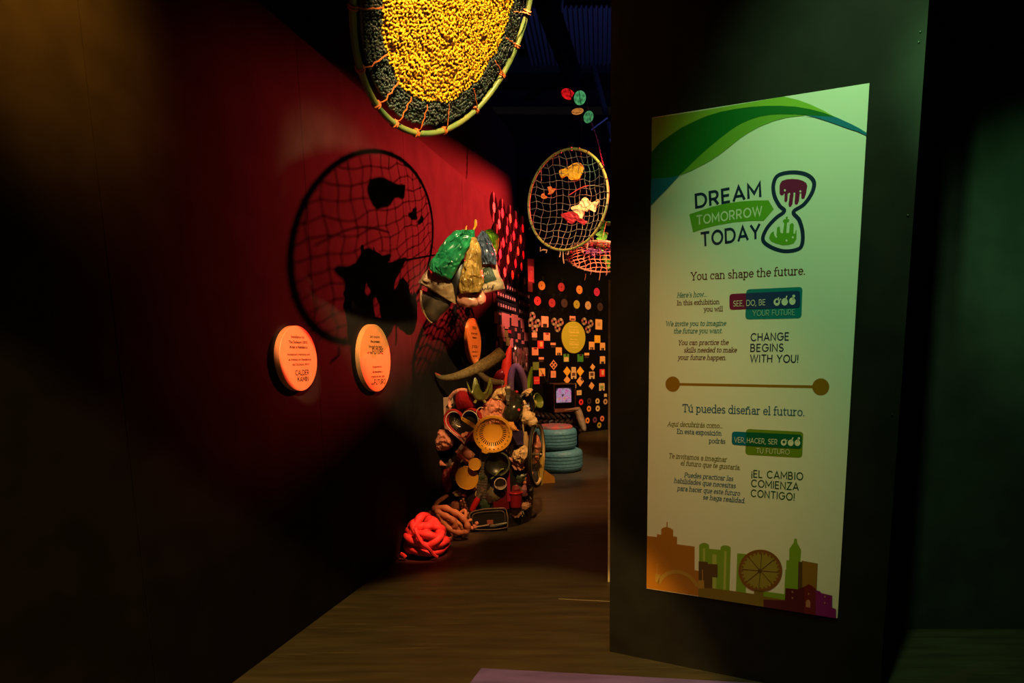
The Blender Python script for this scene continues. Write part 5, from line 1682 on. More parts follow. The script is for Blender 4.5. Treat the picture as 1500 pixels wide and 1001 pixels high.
junk(bag([((788, 672), (797, 668)), ((787, 690), (797, 688)), ((788, 704), (796, 702)), ((790, 713), (795, 711))], 5.3, .02, .006, 8, 33).build('yellow_bottle', M('dull_yellow_plastic', (.34, .25, .06), .35), None), 'flat dull yellow bottle seen through the wheel', 'bottle')
crush([((763, 634), (772, 632)), ((765, 650), (775, 650)), ((768, 668), (775, 668)), ((770, 684), (774, 684))], 5.12, .03, M('buff_plastic', (.40, .27, .12), .5), 'plastic_tray', 'buff plastic tray wedged left of the wheel', 'tray', amp=.006, freq=8, seed=34)
# yellow wedge on the floor
p = FL(803, 708)
k = p.y/FPX
mb = MB(Matrix.Translation(p) @ Matrix.Rotation(.25, 4, 'Z') @ Matrix.Scale(k, 4))
mb.prism([(-14, 0), (10, 0), (10, 8), (9, 9), (-4, 19), (-14, 20)], None, 0, 5)
tag(mb.build('yellow_wedge', M('yellow_wedge_plastic', (.55, .36, .06), .45), None, smooth=False), 'yellow plastic wedge on the floor behind the bicycle wheel', 'wedge')
# --- rope heaps
def rope_path(c, rx, ry, rz, n, seed, r, turns=1.0):
    rnd = random.Random(seed)
    pts = []
    a = rnd.uniform(0, 6)
    el = rnd.uniform(-.4, .6)
    d_el = .5
    for i in range(n):
        a += rnd.uniform(.55, 1.0)*turns*(1 if rnd.random() < .93 else -1)
        el += d_el*rnd.uniform(.1, .75)
        if el > 1.25 or el < -.55: d_el = -d_el; el = max(-.55, min(1.25, el))
        kk = rnd.uniform(.86, 1.02)
        z = c.z+rz*math.sin(el)*kk
        pts.append(Vector((c.x+rx*math.cos(a)*math.cos(el)*kk, c.y+ry*math.sin(a)*math.cos(el)*kk, max(r*1.02, z))))
    return spline(pts, 7)
yb = FL(616, 822)
yc = yb+Vector((0, .15, .115))
m_rope = M('coral_chunky_rope', (.72, .12, .09), .55, var=.12, scale=20)
mb = MB()
r = .027
rnd = random.Random(12)
for k_, (tx, ty, rad, dz) in enumerate(((.05, .1, .128, -.05), (-.12, .2, .132, -.005), (.25, -.3, .128, .0), (-.45, .35, .122, .015), (.6, .5, .118, .02), (-.75, -.4, .112, .025), (.35, 1.0, .115, .02), (1.15, -.2, .105, .03), (-.3, -1.0, .108, .02), (.9, .9, .085, .075), (.1, .0, .07, .10))):
    rot = Matrix.Rotation(tx, 3, 'X') @ Matrix.Rotation(ty, 3, 'Y')
    P = []
    for i in range(16):
        a_ = 2*PI*i/16
        kk = rad*(1+.09*math.sin(3*a_+k_*1.7)+rnd.uniform(-.04, .04))
        p_ = yc+rot @ Vector((kk*math.cos(a_), kk*math.sin(a_), .012*math.sin(2*a_+k_)))+Vector((0, 0, dz))
        p_.z = max(p_.z, r*1.01)
        P.append(p_)
    mb.tube(spline(P, 3, True), [r*(1+.12*math.sin(i*.6+k_)) for i in range(48)], 10, True)
lump(mb, yc+Vector((0, 0, -.01)), (.095, .09, .09), .05, 2, 3, 16, 10)
mb.tube(spline([W(607, 776, yb.y-.01)+Vector((0, .02, 0)), W(612, 785, yb.y-.02), W(619, 797, yb.y-.03), W(628, 804, yb.y-.02), W(634, 812, yb.y), W(641, 817, yb.y+.01)], 5), .0125, 8)
mb.tube(spline([W(583, 816, yb.y+.02), W(588, 812, yb.y), W(594, 817, yb.y)], 4), [.006]*4+[.015]*5, 8)
tag(mb.build('rope_heap', m_rope), 'heap of chunky coral red rope at the foot of the left wall', 'rope')
m_rope2 = M('tan_chunky_rope', (.58, .24, .11), .6, var=.12, scale=20)
mb = MB()
r = .023
Yr = 4.72
big = [(634, 746, Yr), (650, 744, Yr), (664, 750, Yr-.02), (676, 757, Yr-.04), (684, 768, Yr-.05), (684, 778, Yr-.05), (674, 781, Yr-.06), (662, 777, Yr-.06), (652, 768, Yr-.05), (645, 757, Yr-.04), (640, 750, Yr-.03), (650, 755, Yr-.05), (662, 761, Yr-.06), (667, 770, Yr-.06), (658, 775, Yr-.02), (646, 766, Yr+.02), (633, 757, Yr+.02), (628, 750, Yr+.03)]
S = spline([W(*q) for q in big], 7)
for p_ in S: p_.z = max(p_.z, r)
mb.tube(S, [r*(1+.14*math.sin(i*.9)) for i in range(len(S))], 10)
S = spline([W(*q) for q in ((615, 770, 4.55), (624, 762, 4.6), (632, 764, 4.6), (642, 772, 4.62), (650, 783, 4.6), (640, 786, 4.5), (648, 792, 4.48), (662, 790, 4.5))], 7)
for p_ in S: p_.z = max(p_.z, r)
mb.tube(S, r*.9, 9)
S = spline([W(*q) for q in ((668, 760, 4.7), (674, 752, 4.72), (681, 748, 4.72), (682, 757, 4.7), (677, 762, 4.68), (684, 764, 4.7), (690, 762, 4.74))], 7)
mb.tube(S, r*.55, 8)
S = spline([W(*q) for q in ((637, 742, 4.8), (641, 736, 4.84), (648, 731, 4.9), (654, 727, 5.0))], 6)
mb.tube(S, r*.75, 8)
lump(mb, W(655, 776, Yr+.1), (.12, .08, .09), .1, 2, 3, 16, 10)
tag(mb.build('rope_heap', m_rope2), 'tangle of knotted tan rope between the red rope heap and the sculpture', 'rope')
# ------------------------------------------------------------------ records, discs, floppies and cards on the walls
RX = Matrix.Rotation(PI/2, 4, 'X')
m_vinyl = M('black_vinyl', (.004, .0035, .0035), .28, spec=.06)
b_ = m_vinyl.node_tree.nodes['Principled BSDF']
b_.inputs['Anisotropic'].default_value = .92
tg_ = m_vinyl.node_tree.nodes.new('ShaderNodeTangent'); tg_.direction_type = 'RADIAL'; tg_.axis = 'Y'
m_vinyl.node_tree.links.new(tg_.outputs[0], b_.inputs['Tangent'])
_cm = {}
def cmat(c, rough=.55):
    if c not in _cm: _cm[c] = M('print_'+'_'.join(str(int(x*100)) for x in c), c, rough)
    return _cm[c]
RED_, CRIM, ORNG, CORL, OLIV, TAN, DARK, MAG, CRM, PURP = (.75, .03, .05), (.40, .02, .04), (.80, .26, .05), (.80, .22, .14), (.42, .32, .04), (.55, .32, .18), (.05, .02, .02), (.60, .02, .12), (.70, .50, .26), (.16, .04, .09)
CNAME = {RED_: 'red', CRIM: 'crimson', ORNG: 'orange', CORL: 'coral', OLIV: 'olive yellow', TAN: 'tan', DARK: 'near black', MAG: 'magenta', CRM: 'cream', PURP: 'purple'}
_mesh = {}
def record(wall, px, py, Rm, lab, label, group, lr=.34, out=0.0, tilt=0, hole=.03):
    u, v = wall.uv(px, py)
    F = wall.frame(u, v, out)
    t = framed('vinyl_record', F, label, 'record', group)
    key = (round(Rm, 3), round(lr, 3), round(hole, 3))
    def part(name, k, make, mat):
        if (key, name, k) not in _mesh:
            o = make().build(name, mat, t, angle=30)
            _mesh[key, name, k] = o
        else:
            o = _mesh[key, name, k].copy()
            COL.objects.link(o)
            o.parent = t
        return o
    part('disc', 0, lambda: MB().lathe([(Rm*.99, .0), (Rm, .001), (Rm*.99, .0022), (Rm*.36, .0018), (.001, .0018)], RX, 44), m_vinyl)
    part('record_label', lab, lambda: MB().lathe([(Rm*lr, .0017), (Rm*lr, .0032), (Rm*hole*2, .0034), (Rm*hole*2, .001)], RX, 30, capped=False), cmat(lab))
    t.rotation_mode = 'XYZ'
    rebase(t)
    return t
def col_at(wall, px, py):
    return hit(px, py, wall.p, wall.n).y/FPX
ORD = ['first', 'second', 'third', 'fourth', 'fifth', 'sixth', 'seventh', 'eighth', 'ninth', 'tenth', 'eleventh', 'twelfth', 'thirteenth', 'fourteenth', 'fifteenth', 'sixteenth', 'seventeenth', 'eighteenth', 'nineteenth', 'twentieth']
rows = [[(723.1, 304, CORL), (734.9, 312.5, RED_), (746, 320.2, ORNG), (755.3, 328.2, CRIM), (764.9, 334.8, CRIM)],
        [(729.7, 328.4, CORL), (741, 338, RED_), (751.6, 345.6, RED_), (761.3, 350.7, ORNG)],
        [(725.5, 349, DARK), (736.5, 355.7, CRIM), (746.7, 361.7, RED_), (757.2, 368.1, ORNG), (766, 373.8, RED_)],
        [(731.4, 372.2, MAG), (742.3, 380.4, ORNG), (753.1, 386.5, CRIM), (762.7, 390.9, CORL)],
        [(738, 399, CORL), (749, 403, ORNG), (758.5, 407.9, CRIM), (767, 411.5, CORL)]]
RN = ['top', 'second', 'third', 'fourth', 'bottom']
for i, rw in enumerate(rows):
    for j, (x, y, c) in enumerate(rw):
        record(WL, x, y, .150, c, '%s-label vinyl record, %s from left in %s row on left wall' % (CNAME[c], ORD[j], RN[i]), 'records on the left wall', out=.002+.003*(i % 2)+.0035*((j+i) % 3)+.001*i)
bk = [(793.3, 418.6, ORNG), (821.8, 420.8, CRIM), (848.5, 424.7, ORNG), (873.8, 428, MAG)], [(787, 441, RED_), (808, 444, CRIM), (826.3, 444.4, DARK), (844.1, 446.2, OLIV), (861, 447.7, TAN), (878.5, 449.8, DARK)]
for i, rw in enumerate(bk):
    for j, (x, y, c) in enumerate(rw):
        record(WB, x, y, .158, c, '%s-label vinyl record, %s from left in %s row on back wall' % (CNAME[c], ORD[j], ('upper', 'lower')[i]), 'records on the back wall', out=.002+.003*i+.0035*(j % 2), lr=.46)
# small records low on the back wall
sm_ = [(850.9, 589.3, RED_, 'red'), (862.7, 587.7, DARK, 'near black'), (875, 587.9, CRM, 'cream'), (886.4, 588.6, TAN, 'brown'), (862.3, 599, ORNG, 'orange'), (875, 598.6, CRM, 'cream'), (860.2, 616.2, ORNG, 'orange'), (870.8, 615.2, PURP, 'purple'), (881.5, 613.5, CORL, 'coral'), (877, 623, OLIV, 'olive')]
pos = ['first in the top row', 'second in the top row', 'third in the top row', 'last in the top row', 'first in the middle row', 'second in the middle row', 'first in the bottom row', 'second in the bottom row', 'third in the bottom row', 'lowest of all']
for j, (x, y, c, nm) in enumerate(sm_):
    record(WB, x, y, .092, c, 'small %s-label record low on back wall, %s' % (nm, pos[j]), 'small records low on the back wall', lr=.58, hole=.11, out=.002+.0035*(j % 2)+.003*(j // 4))
# compact discs in clover clusters
m_cd = M('painted_sheen_disc', (.62, .45, .38), .3)
def sheen_wedges(m):  # reflections of a shiny disc painted as fixed colour wedges
    nt = m.node_tree
    tc = nt.nodes.new('ShaderNodeTexCoord')
    mp_ = nt.nodes.new('ShaderNodeMapping'); mp_.inputs['Rotation'].default_value = (PI/2, 0, 0)
    gr = nt.nodes.new('ShaderNodeTexGradient'); gr.gradient_type = 'RADIAL'
    r = nt.nodes.new('ShaderNodeValToRGB')
    cr = r.color_ramp
    cr.elements[0].color = (.55, .12, .16, 1); cr.elements[1].color = (.12, .06, .05, 1)
    for p_, c_ in ((.15, (.12, .08, .06)), (.3, (.55, .42, .28)), (.42, (.12, .07, .05)), (.55, (.6, .2, .2)), (.66, (.14, .10, .06)), (.8, (.45, .34, .22)), (.9, (.1, .06, .05))):
        e = cr.elements.new(p_); e.color = (*c_, 1)
    nt.links.new(tc.outputs['Object'], mp_.inputs[0]); nt.links.new(mp_.outputs[0], gr.inputs[0])
    nt.links.new(gr.outputs['Fac'], r.inputs[0]); nt.links.new(r.outputs[0], nt.nodes['Principled BSDF'].inputs['Base Color'])
sheen_wedges(m_cd)
def cd_(x, y, label):
    u, v = WB.uv(x, y)
    t = framed('compact_disc', WB.frame(u, v, .002+.002*random.random()), label, 'disc', 'compact discs on the back wall')
    if 'cd' not in _mesh:
        _mesh['cd'] = MB().lathe([(.020, 0), (.066, 0), (.066, .0015), (.020, .0015), (.020, 0)], RX, 36, capped=False).build('disc_face', m_cd, t, angle=30)
        _mesh['cdh'] = MB().lathe([(.024, .0012), (.024, .0022), (.0001, .0022)], RX, 20).build('disc_centre', m_vinyl, t)
    else:
        for k in ('cd', 'cdh'):
            o = _mesh[k].copy(); COL.objects.link(o); o.parent = t
    rebase(t)
random.seed(5)
for nm, ps in (('left cluster by the wall corner', (('top', 779.5, 463), ('left', 776.5, 473), ('right', 787.5, 473.5), ('bottom', 783, 482))),
               ('cluster left of the yellow sign', (('left', 811.5, 471.5), ('right', 821, 472), ('bottom', 816.5, 481))),
               ('cluster right of the yellow sign', (('left', 855.5, 471), ('right', 865, 474), ('bottom', 861, 483)))):
    for w_, x, y in ps: cd_(x, y, 'compact disc, %s one of the %s' % (w_, nm))
# floppy disks: x, y, w, h (px), colour, style, turn, words
m_slot = M('black_slot', (.008, .008, .008), .5)
GREEN_, YELO, COR2, ORG2 = (.10, .30, .05), (.85, .46, .03), (.80, .30, .20), (.82, .42, .16)
GRN2 = (.16, .22, .05)
FP = [(782.7, 491, 7.5, 7, COR2, 'half', 0, 'coral half floppy disk under the left disc cluster'), (800.8, 493.5, 9.5, 11.5, COR2, 'top', 0, 'coral floppy disk under the large white card'),
      (791.7, 505, 9, 11.5, RED_, 'label', 0, 'red floppy disk with an orange label near the wall corner'), (810, 504, 7.5, 3.5, COR2, 'strip', 0, 'thin coral strip label left of the yellow sign'),
      (783.7, 515, 9.5, 11.5, COR2, 'top', 0, 'coral floppy disk below and left of the red one'), (818.3, 514.9, 9, 11.5, ORG2, 'bot', 0, 'orange floppy disk at the lower left of the yellow sign'),
      (792.7, 525.2, 7.5, 3.5, COR2, 'strip', 0, 'thin coral strip label above the olive floppy disk'), (784.8, 536.4, 9, 11.5, GRN2, 'plain', 0, 'olive floppy disk near the wall corner'),
      (810.7, 534.8, 9, 9.5, COR2, 'four', 45, 'pale coral floppy disk turned on its corner above the antenna'), (793.8, 545.5, 9, 11.5, ORG2, 'scratch', 0, 'orange floppy disk crossed by the left antenna rod'),
      (810.4, 548.5, 7.5, 10, COR2, 'dot', 0, 'pale coral floppy disk with a dark dot behind the antenna'), (829.3, 524.5, 8, 11.5, GREEN_, 'glabel', 0, 'green floppy disk with a cream label under the yellow sign'),
      (850, 524.7, 8.5, 11, (.05, .26, .04), 'top', 0, 'plain green floppy disk under the yellow sign'), (859.4, 519, 7, 3.8, ORG2, 'strip', 0, 'thin orange strip label right of the green floppy disk'),
      (866.6, 506.6, 8, 11.5, ORG2, 'bot', 0, 'orange floppy disk just right of the yellow sign'), (875, 497, 8.5, 11, YELO, 'plain', 0, 'plain yellow floppy disk upper right of the yellow sign'),
      (882.5, 507.8, 7.5, 11, ORG2, 'bot', 0, 'orange floppy disk at the right edge beside the yellow one'), (882.4, 527.6, 7.5, 11, ORG2, 'bot', 0, 'orange floppy disk at the right edge, lower of two alike'),
      (830.4, 544.3, 8, 10, YELO, 'plain', 45, 'yellow diamond left of the small cream floppies'), (849.8, 544.3, 8, 10, YELO, 'plain', 45, 'yellow diamond right of the small cream floppies'),
      (840.1, 541.4, 6.5, 7, CRM, 'dot', 0, 'small cream label between the yellow diamonds'), (840.1, 550, 8, 10.5, CRM, 'pic', 0, 'cream floppy disk with a dark picture between the yellow diamonds'),
      (868, 538, 5.5, 7, ORG2, 'plain', 40, 'small orange tilted label right of the yellow diamonds'), (866.8, 550, 8, 10.5, CRM, 'pic', 0, 'cream floppy disk with a brown picture at the right'),
      (882, 546.5, 7.5, 11, RED_, 'label', 0, 'red floppy disk with an orange label at the right edge'), (786, 557.5, 8.5, 11, RED_, 'band', 0, 'red floppy disk with a pink band beside the television'),
      (830.5, 557, 7, 9, ORG2, 'plain', 45, 'orange diamond poking up behind the television'), (849.7, 558.8, 8, 10.5, ORG2, 'top', 45, 'orange diamond with a dark notch right of the television'),
      (841.2, 565.4, 5.2, 7, CRM, 'plain', 0, 'small cream label beside the television screen'), (848.2, 575.5, 7, 7, CRM, 'dot', 0, 'small cream label above the red ring record'),
      (866.5, 565.4, 6, 8, ORG2, 'plain', 40, 'small orange diamond low at the right'), (881.5, 567, 8, 11, CRM, 'green', 0, 'cream floppy disk with a green picture at the right edge'),
      (838.5, 466.5, 8.5, 6.5, COR2, 'strip2', 0, 'small orange label directly above the yellow sign'), (886.8, 580, 4, 6, CRM, 'plain', 0, 'cream label at the far right edge above the small records')]
def floppy(x, y, w_, h_, c, sty, turn, label, wall=WB, name='floppy_disk', cat='floppy disk', group='floppy disks on the back wall', out=.001):
    u, v = wall.uv(x, y)
    ua, _ = wall.uv(x-w_/2, y)
    ub, _ = wall.uv(x+w_/2, y)
    _, va = wall.uv(x, y-h_/2)
    W_, H_ = abs(ub-ua), 2*abs(va-v)
    if turn: W_ = H_ = (W_+H_)/2
    F = wall.frame(u, v, out) @ Matrix.Rotation(math.radians(turn), 4, 'Y')
    t = framed(name, F, label, cat, group)
    c1 = MB()
    if sty in ('plain', 'strip', 'strip2', 'half'): c1.box((0, -.0018, 0), (W_, .0036, H_))
    else: c1.prism([(-W_/2, -H_/2), (W_/2, -H_/2), (W_/2, H_/2*.86), (W_/2*.86, H_/2), (-W_/2, H_/2)], None, -.0036, 0)
    c1.build('shell', cmat(c), t, smooth=False)
    def p(nm, cx, cz, ww, hh, m): MB().box((cx*W_, -.0042, cz*H_), (ww*W_, .0012, hh*H_)).build(nm, m, t, smooth=False)
    if sty == 'top':
        p('shutter', .05, .36, .5, .24, cmat(DARK) if c != COR2 else cmat(CRIM)); p('slot', .12, .37, .14, .2, m_slot)
    if sty == 'bot': p('shutter', .0, -.34, .56, .3, m_slot); p('slot', -.05, -.36, .2, .22, cmat(TAN))
    if sty == 'label': p('label', .1, .05, .45, .6, cmat(ORG2))
    if sty == 'band': p('label', 0, 0, .8, .14, cmat(CORL))
    if sty == 'glabel': p('label', 0, -.2, .8, .55, cmat(CRM)); p('shutter', .05, .36, .3, .22, m_slot)
    if sty == 'dot': p('picture', 0, .02, .4, .35, cmat(TAN))
    if sty == 'pic': p('picture', 0, .14, .62, .45, cmat((.12, .05, .05))); p('slot', 0, -.38, .3, .24, m_slot)
    if sty == 'green': p('picture', 0, -.05, .6, .4, cmat((.2, .3, .08))); p('slot', .05, -.42, .3, .2, m_slot)
    if sty == 'four':
        for i, (a, b) in enumerate(((-.22, .22), (.22, .22), (-.22, -.22), (.22, -.22))): p('picture', a, b, .26, .3, m_slot)
    if sty == 'scratch':
        MB().tube([(-.3*W_, -.005, .35*H_), (0, -.005, -.05*H_), (.15*W_, -.005, -.4*H_)], .004, 5).build('scratch', m_slot, t); p('shutter', .1, -.36, .4, .24, cmat(CRIM))
    if sty == 'half': MB().box((0, -.0018, -H_*.85), (W_*.85, .003, H_*.5)).build('lower_half', cmat(DARK), t, smooth=False)
    if sty == 'strip': MB().box((0, -.0018, -H_*1.15), (W_*.85, .003, H_*.7)).build('lower_half', cmat(DARK), t, smooth=False)
    if sty == 'strip2': p('shutter', 0, -.2, .7, .3, cmat(DARK))
    rebase(t)
for a in FP: floppy(*a)
def card(x, y, w_, h_, c, sty, label): floppy(x, y, w_, h_, c, sty, 0, label, WB, 'printed_card', 'card', 'cards on the back wall')
card(798, 471.5, 10.5, 16, COR2, 'bot', 'large coral white card between the two left disc clusters')
card(877, 475.5, 9.8, 15, ORG2, 'dot', 'large pale orange card upper right on the back wall')
# yellow round sign on the back wall
sy = round_sign(WB, 839.5, 494.5, 47, [('See how artists', .62, .085, .75, 0), ('turn trash into', .44, .085, .85, 0), ('TREASURE', .26, .12, .9, .01), ('and wonder', .08, .085, .7, 0),
    ('Mira cómo', -.16, .085, .6, 0), ('la basura es', -.32, .085, .8, 0), ('TESORO', -.5, .12, .8, .01), ('y maravilla', -.67, .085, .7, 0)], 'yellow round sign with pale lettering on the black back wall', m_signy, m_inky, .02)
# glossy red notice at the corner of the back wall
t = framed('red_notice', WB.frame(*WB.uv(777.3, 397), .002), 'narrow red poster with a pale border at the left end of the back wall', 'poster')
ua, ub = WB.uv(772.6, 397)[0], WB.uv(782, 397)[0]
vt, vb = WB.uv(777, 375)[1], WB.uv(777, 410)[1]
wd_, hh_ = ub-ua, vt-vb
MB().box((0, -.003, 0), (wd_, .006, hh_)).build('sheet', cmat((.30, .01, .02)), t, smooth=False)
MB().box((0, -.0065, -.13*hh_), (wd_*.86, .001, hh_*.66)).build('bright_field', cmat((.85, .03, .07)), t, smooth=False)
mb = MB()
for sx in (-1, 1): mb.box((sx*wd_*.36, -.0075, -.13*hh_), (.006, .001, hh_*.56))
for z in (.15, -.41): mb.box((0, -.0075, z*hh_), (wd_*.72, .001, .006))
mb.box((.02*wd_, -.0075, -.02*hh_), (wd_*.34, .001, .012)); mb.box((.02*wd_, -.0075, -.15*hh_), (.012, .001, hh_*.26))
mb.build('pale_border', cmat(CORL), t, smooth=False)
rebase(t)
t = framed('red_notice', WB.frame(*WB.uv(776.5, 421), .002), 'small dark red card under the narrow red poster', 'card')
MB().box((0, -.002, 0), (wd_*.7, .004, hh_*.38)).build('sheet', cmat((.22, .012, .02)), t, smooth=False)
rebase(t)
# ---- left wall, below the records: black board with tab strips, cards and scraps
ua, ub = WL.uv(721.5, 450)[0], WL.uv(772.5, 450)[0]
vt, vb = WL.uv(721.5, 429)[1], WL.uv(745, 575)[1]
o = MB().box((0, 0, 0), (ub-ua, .01, vt-vb), WL.frame((ua+ub)/2, (vt+vb)/2, .005)).build('display_board', M('black_board', (.006, .005, .005), .8), smooth=False)
tag(o, 'black display board under the left wall records, covered in cards', 'board')
m_tab = cmat((.75, .35, .30))
def strip(p0, p1, n, hpx, label):
    A, B = Vector(WL.uv(*p0)), Vector(WL.uv(*p1))
    c = (A+B)/2
    L = (B-A).length+.03
    kx = abs(WL.uv(p0[0], p0[1]-hpx)[1]-A.y)
    ang = math.atan2(B.y-A.y, B.x-A.x)
    F = WL.frame(c.x, c.y, .011) @ Matrix.Rotation(-ang, 4, 'Y')
    t = framed('tab_strip', F, label, 'strip', 'tab strips on the left wall')
    MB().box((0, -.006, 0), (L, .012, kx*2.1)).build('backing', cmat((.012, .004, .004)), t, smooth=False)
    for i in range(n):
        x = -(L-.03)/2+(L-.03)*i/(n-1)
        MB().box((x, -.014, 0), ((L/n)*.36, .006, kx)).build('tab', m_tab, t, smooth=False)
    rebase(t)
z5 = lambda x, y: (705+x/9.1, 370+y/9.1)
strip(z5(325, 465), z5(452, 515), 5, 4.5, 'dark strip with five pale tabs, upper row left half')
strip(z5(475, 540), z5(610, 592), 6, 4.5, 'dark strip with six pale tabs, upper row right half')
strip(z5(197, 550), z5(420, 632), 8, 4.5, 'dark strip with eight pale tabs, middle row left half')
strip(z5(485, 662), z5(614, 710), 6, 4.5, 'dark strip with six pale tabs, middle row right half')
strip(z5(200, 692), z5(424, 765), 8, 4.8, 'dark strip with eight pale tabs, bottom row left half')
strip(z5(490, 785), z5(616, 832), 6, 4.5, 'dark strip with six pale tabs, bottom row right half')
PK, AM2, OL2, CO3 = (.80, .26, .20), (.55, .28, .03), (.28, .24, .04), (.78, .24, .14)
cw = [(725.5, 466, 6, 16, PK, 'tall pink card at the upper left'), (739, 469, 11, 19, PK, 'largest pink card in the top row'), (749.5, 469, 4, 17, CO3, 'narrow coral card in the top row'), (754.5, 470, 5, 17, PK, 'pink card right of the narrow coral card'), (763.8, 474.4, 4.8, 14, PK, 'pink card at the right end of the top row'),
      (728.8, 484.3, 5, 17, AM2, 'tall brown card, first in the second row'), (734.7, 487.6, 5, 14, PK, 'pink card between the brown and olive cards'), (740, 489, 4.5, 10.5, OL2, 'olive card in the second row'), (744.5, 486, 4, 4.5, RED_, 'tiny red card right of the olive card'), (753.7, 483, 3.5, 5, CO3, 'tiny coral card under the top row'),
      (758.8, 493, 4, 8.5, CO3, 'small coral card near the middle right'), (769.5, 493.6, 6, 12.5, PK, 'coral pink card at the right edge'), (732.5, 502, 5, 14, AM2, 'amber card, first in the third row'), (742.4, 500.8, 5, 12, OL2, 'amber olive card in the third row'), (747.3, 504, 4.5, 11, PK, 'pink card behind the red cone tip'),
      (736.9, 498, 4, 5, PK, 'small pink card under the pink one in the second row'), (755.5, 499.5, 3.2, 4, CO3, 'small coral square in the third row'), (764.3, 501.6, 3.6, 5, PK, 'small pink card in the third row right'), (769.8, 515, 5, 11, TAN, 'tan card at the right edge, lower'), (764, 544, 5, 9, TAN, 'pale tan card lowest at the right'),
      (740, 480, 5.5, 4, CO3, 'small coral card hanging under the largest pink card'), (734, 478, 4, 4, PK, 'small pink square beside the largest pink card'), (748, 498, 3.4, 4, PK, 'small pink square above the pink card by the cone'), (765, 484.5, 2.6, 4.5, CO3, 'tiny coral card at the right under the top row'),
      (725.5, 457.8, 5, 2.2, PK, 'thin pink slip above the first card'), (730.5, 460, 3.2, 3, CO3, 'thin coral slip, second along the top edge'), (745.5, 464, 3, 3, PK, 'thin pink slip, third along the top edge'), (752, 465, 5, 3, CO3, 'thin coral slip, fourth along the top edge'), (759, 467.5, 2.6, 3.5, PK, 'thin pink slip, fifth along the top edge'), (766.5, 469, 2.4, 2.6, PK, 'thin pink slip, sixth along the top edge'), (771, 470.5, 2.2, 2.4, PK, 'thin pink slip, last along the top edge'),
      (726.5, 506, 4, 14, DARK, 'near black card at the left edge, third row'), (749.5, 487, 5, 14, DARK, 'near black card in the middle of the second row'), (763, 490, 4.5, 14, DARK, 'near black card left of the coral pink one')]
for i, (x, y, w_, h_, c, lb) in enumerate(cw):
    floppy(x, y, w_, h_, c, 'plain', 0, lb+' of the left board', WL, 'printed_card', 'card', 'cards on the left board', out=.011+.002*(i % 3))
random.seed(8)
sc_ = [(752.5, 514), (756.5, 517), (760.5, 518), (765, 518), (750, 525), (755, 524), (759, 526), (764, 525), (769, 527), (756, 533), (761, 534), (766, 535), (757, 540), (753, 530), (769, 536), (760, 544), (731, 512), (724.5, 511)]
for i, (x, y) in enumerate(sc_):
    q = WL.px(x, y, .022)
    mb = MB()
    lump(mb, q, (.014, .035, .05+.02*random.random()), .45, 3, i+60, 10, 7)
    o = mb.build('foil_scrap', M('scrap_%d' % i, random.choice([(.55, .28, .2), (.30, .10, .06), (.6, .35, .2), (.25, .16, .08)]), .3, metal=.5), angle=10)
    tag(o, 'small shiny scrap on the left board, %s in the lowest rows' % ORD[i], 'scrap', 'shiny scraps on the left board')

# ------------------------------------------------------------------ tyres, television and cloth
m_blue = M('blue_painted_rubber', (.070, .185, .205), .55, var=.25, scale=40, bump=.15)
def tyre(c, R_, H_, label):
    t = thing('painted_tyre', c, label, 'tyre', 'stacked blue tyres')
    prof = [(R_*.55, .02), (R_*.60, .0), (R_*.80, .0), (R_*.95, H_*.07), (R_, H_*.18)]
    for k in range(4):
        z = H_*(.27+.15*k)
        prof += [(R_*1.012, z-.012), (R_*1.012, z-.006), (R_*.975, z-.003), (R_*.975, z+.003), (R_*1.012, z+.006), (R_*1.012, z+.012)]
    prof += [(R_, H_*.84), (R_*.95, H_*.94), (R_*.80, H_), (R_*.60, H_), (R_*.55, H_-.02)]
    MB(Matrix.Translation(c)).lathe(prof+[prof[0]], None, 64, capped=False).build('tread', m_blue, t, angle=50)
    return t
tc = FL(818, 695)
tR = 33.5/FPX*(tc.y+.26)
tc = tc+Vector((0, tR, 0))
tH = W(820, 662, tc.y-tR).z
tyre(tc, tR, tH, 'lower blue painted tyre of the stack on the floor')
t2 = Vector((W(812.5, 640, tc.y).x, tc.y, tH))
tH2 = W(812, 630, tc.y-tR*.9).z-tH
tyre(t2, tR*.97, tH2, 'upper blue painted tyre with a red patterned seat on top')
mb = MB(Matrix.Translation((t2.x, t2.y, tH+tH2)))
mb.lathe([(tR*.80, -.03), (tR*.80, .012), (tR*.74, .03), (tR*.4, .042), (.001, .045)], None, 48)
tag(mb.build('seat_cushion', M('red_flecked_fabric', (.48, .05, .035), .7, col2=(.12, .10, .09), scale=16)), 'round red flecked cushion on the upper blue tyre', 'cushion')
# black knobbly tyre under the television
kc = W(817, 690, 8.75); kc.z = 0
kR = 31/FPX*8.75
kH = W(815, 605, 8.75-kR).z
t = thing('tyre_stand', kc, 'black tyre stand with knobbly braided tread under the television', 'stand')
mb = MB(Matrix.Translation(kc))
mb.lathe([(kR*.6, 0), (kR*.95, 0), (kR, .04), (kR, kH-.06), (kR*.93, kH-.01), (kR*.85, kH), (.001, kH)], None, 48)
mb.build('carcass', m_dark, t)
mb = MB()
m_knob = M('brown_black_rubber', (.055, .028, .015), .45)
for i in range(4):
    for j in range(26):
        g = 2*PI*(j+.5*(i % 2))/26
        p = kc+Vector((math.cos(g)*kR, math.sin(g)*kR, kH-.05-.075*i))
        tg_ = Vector((-math.sin(g), math.cos(g), 0))
        s = 1 if i % 2 else -1
        mb.tube([p-tg_*.045-Vector((0, 0, .035*s)), p+Vector((math.cos(g), math.sin(g), 0))*.03, p+tg_*.045+Vector((0, 0, .035*s))], [.018, .026, .018], 7)
mb.build('tread_braid', m_knob, t)
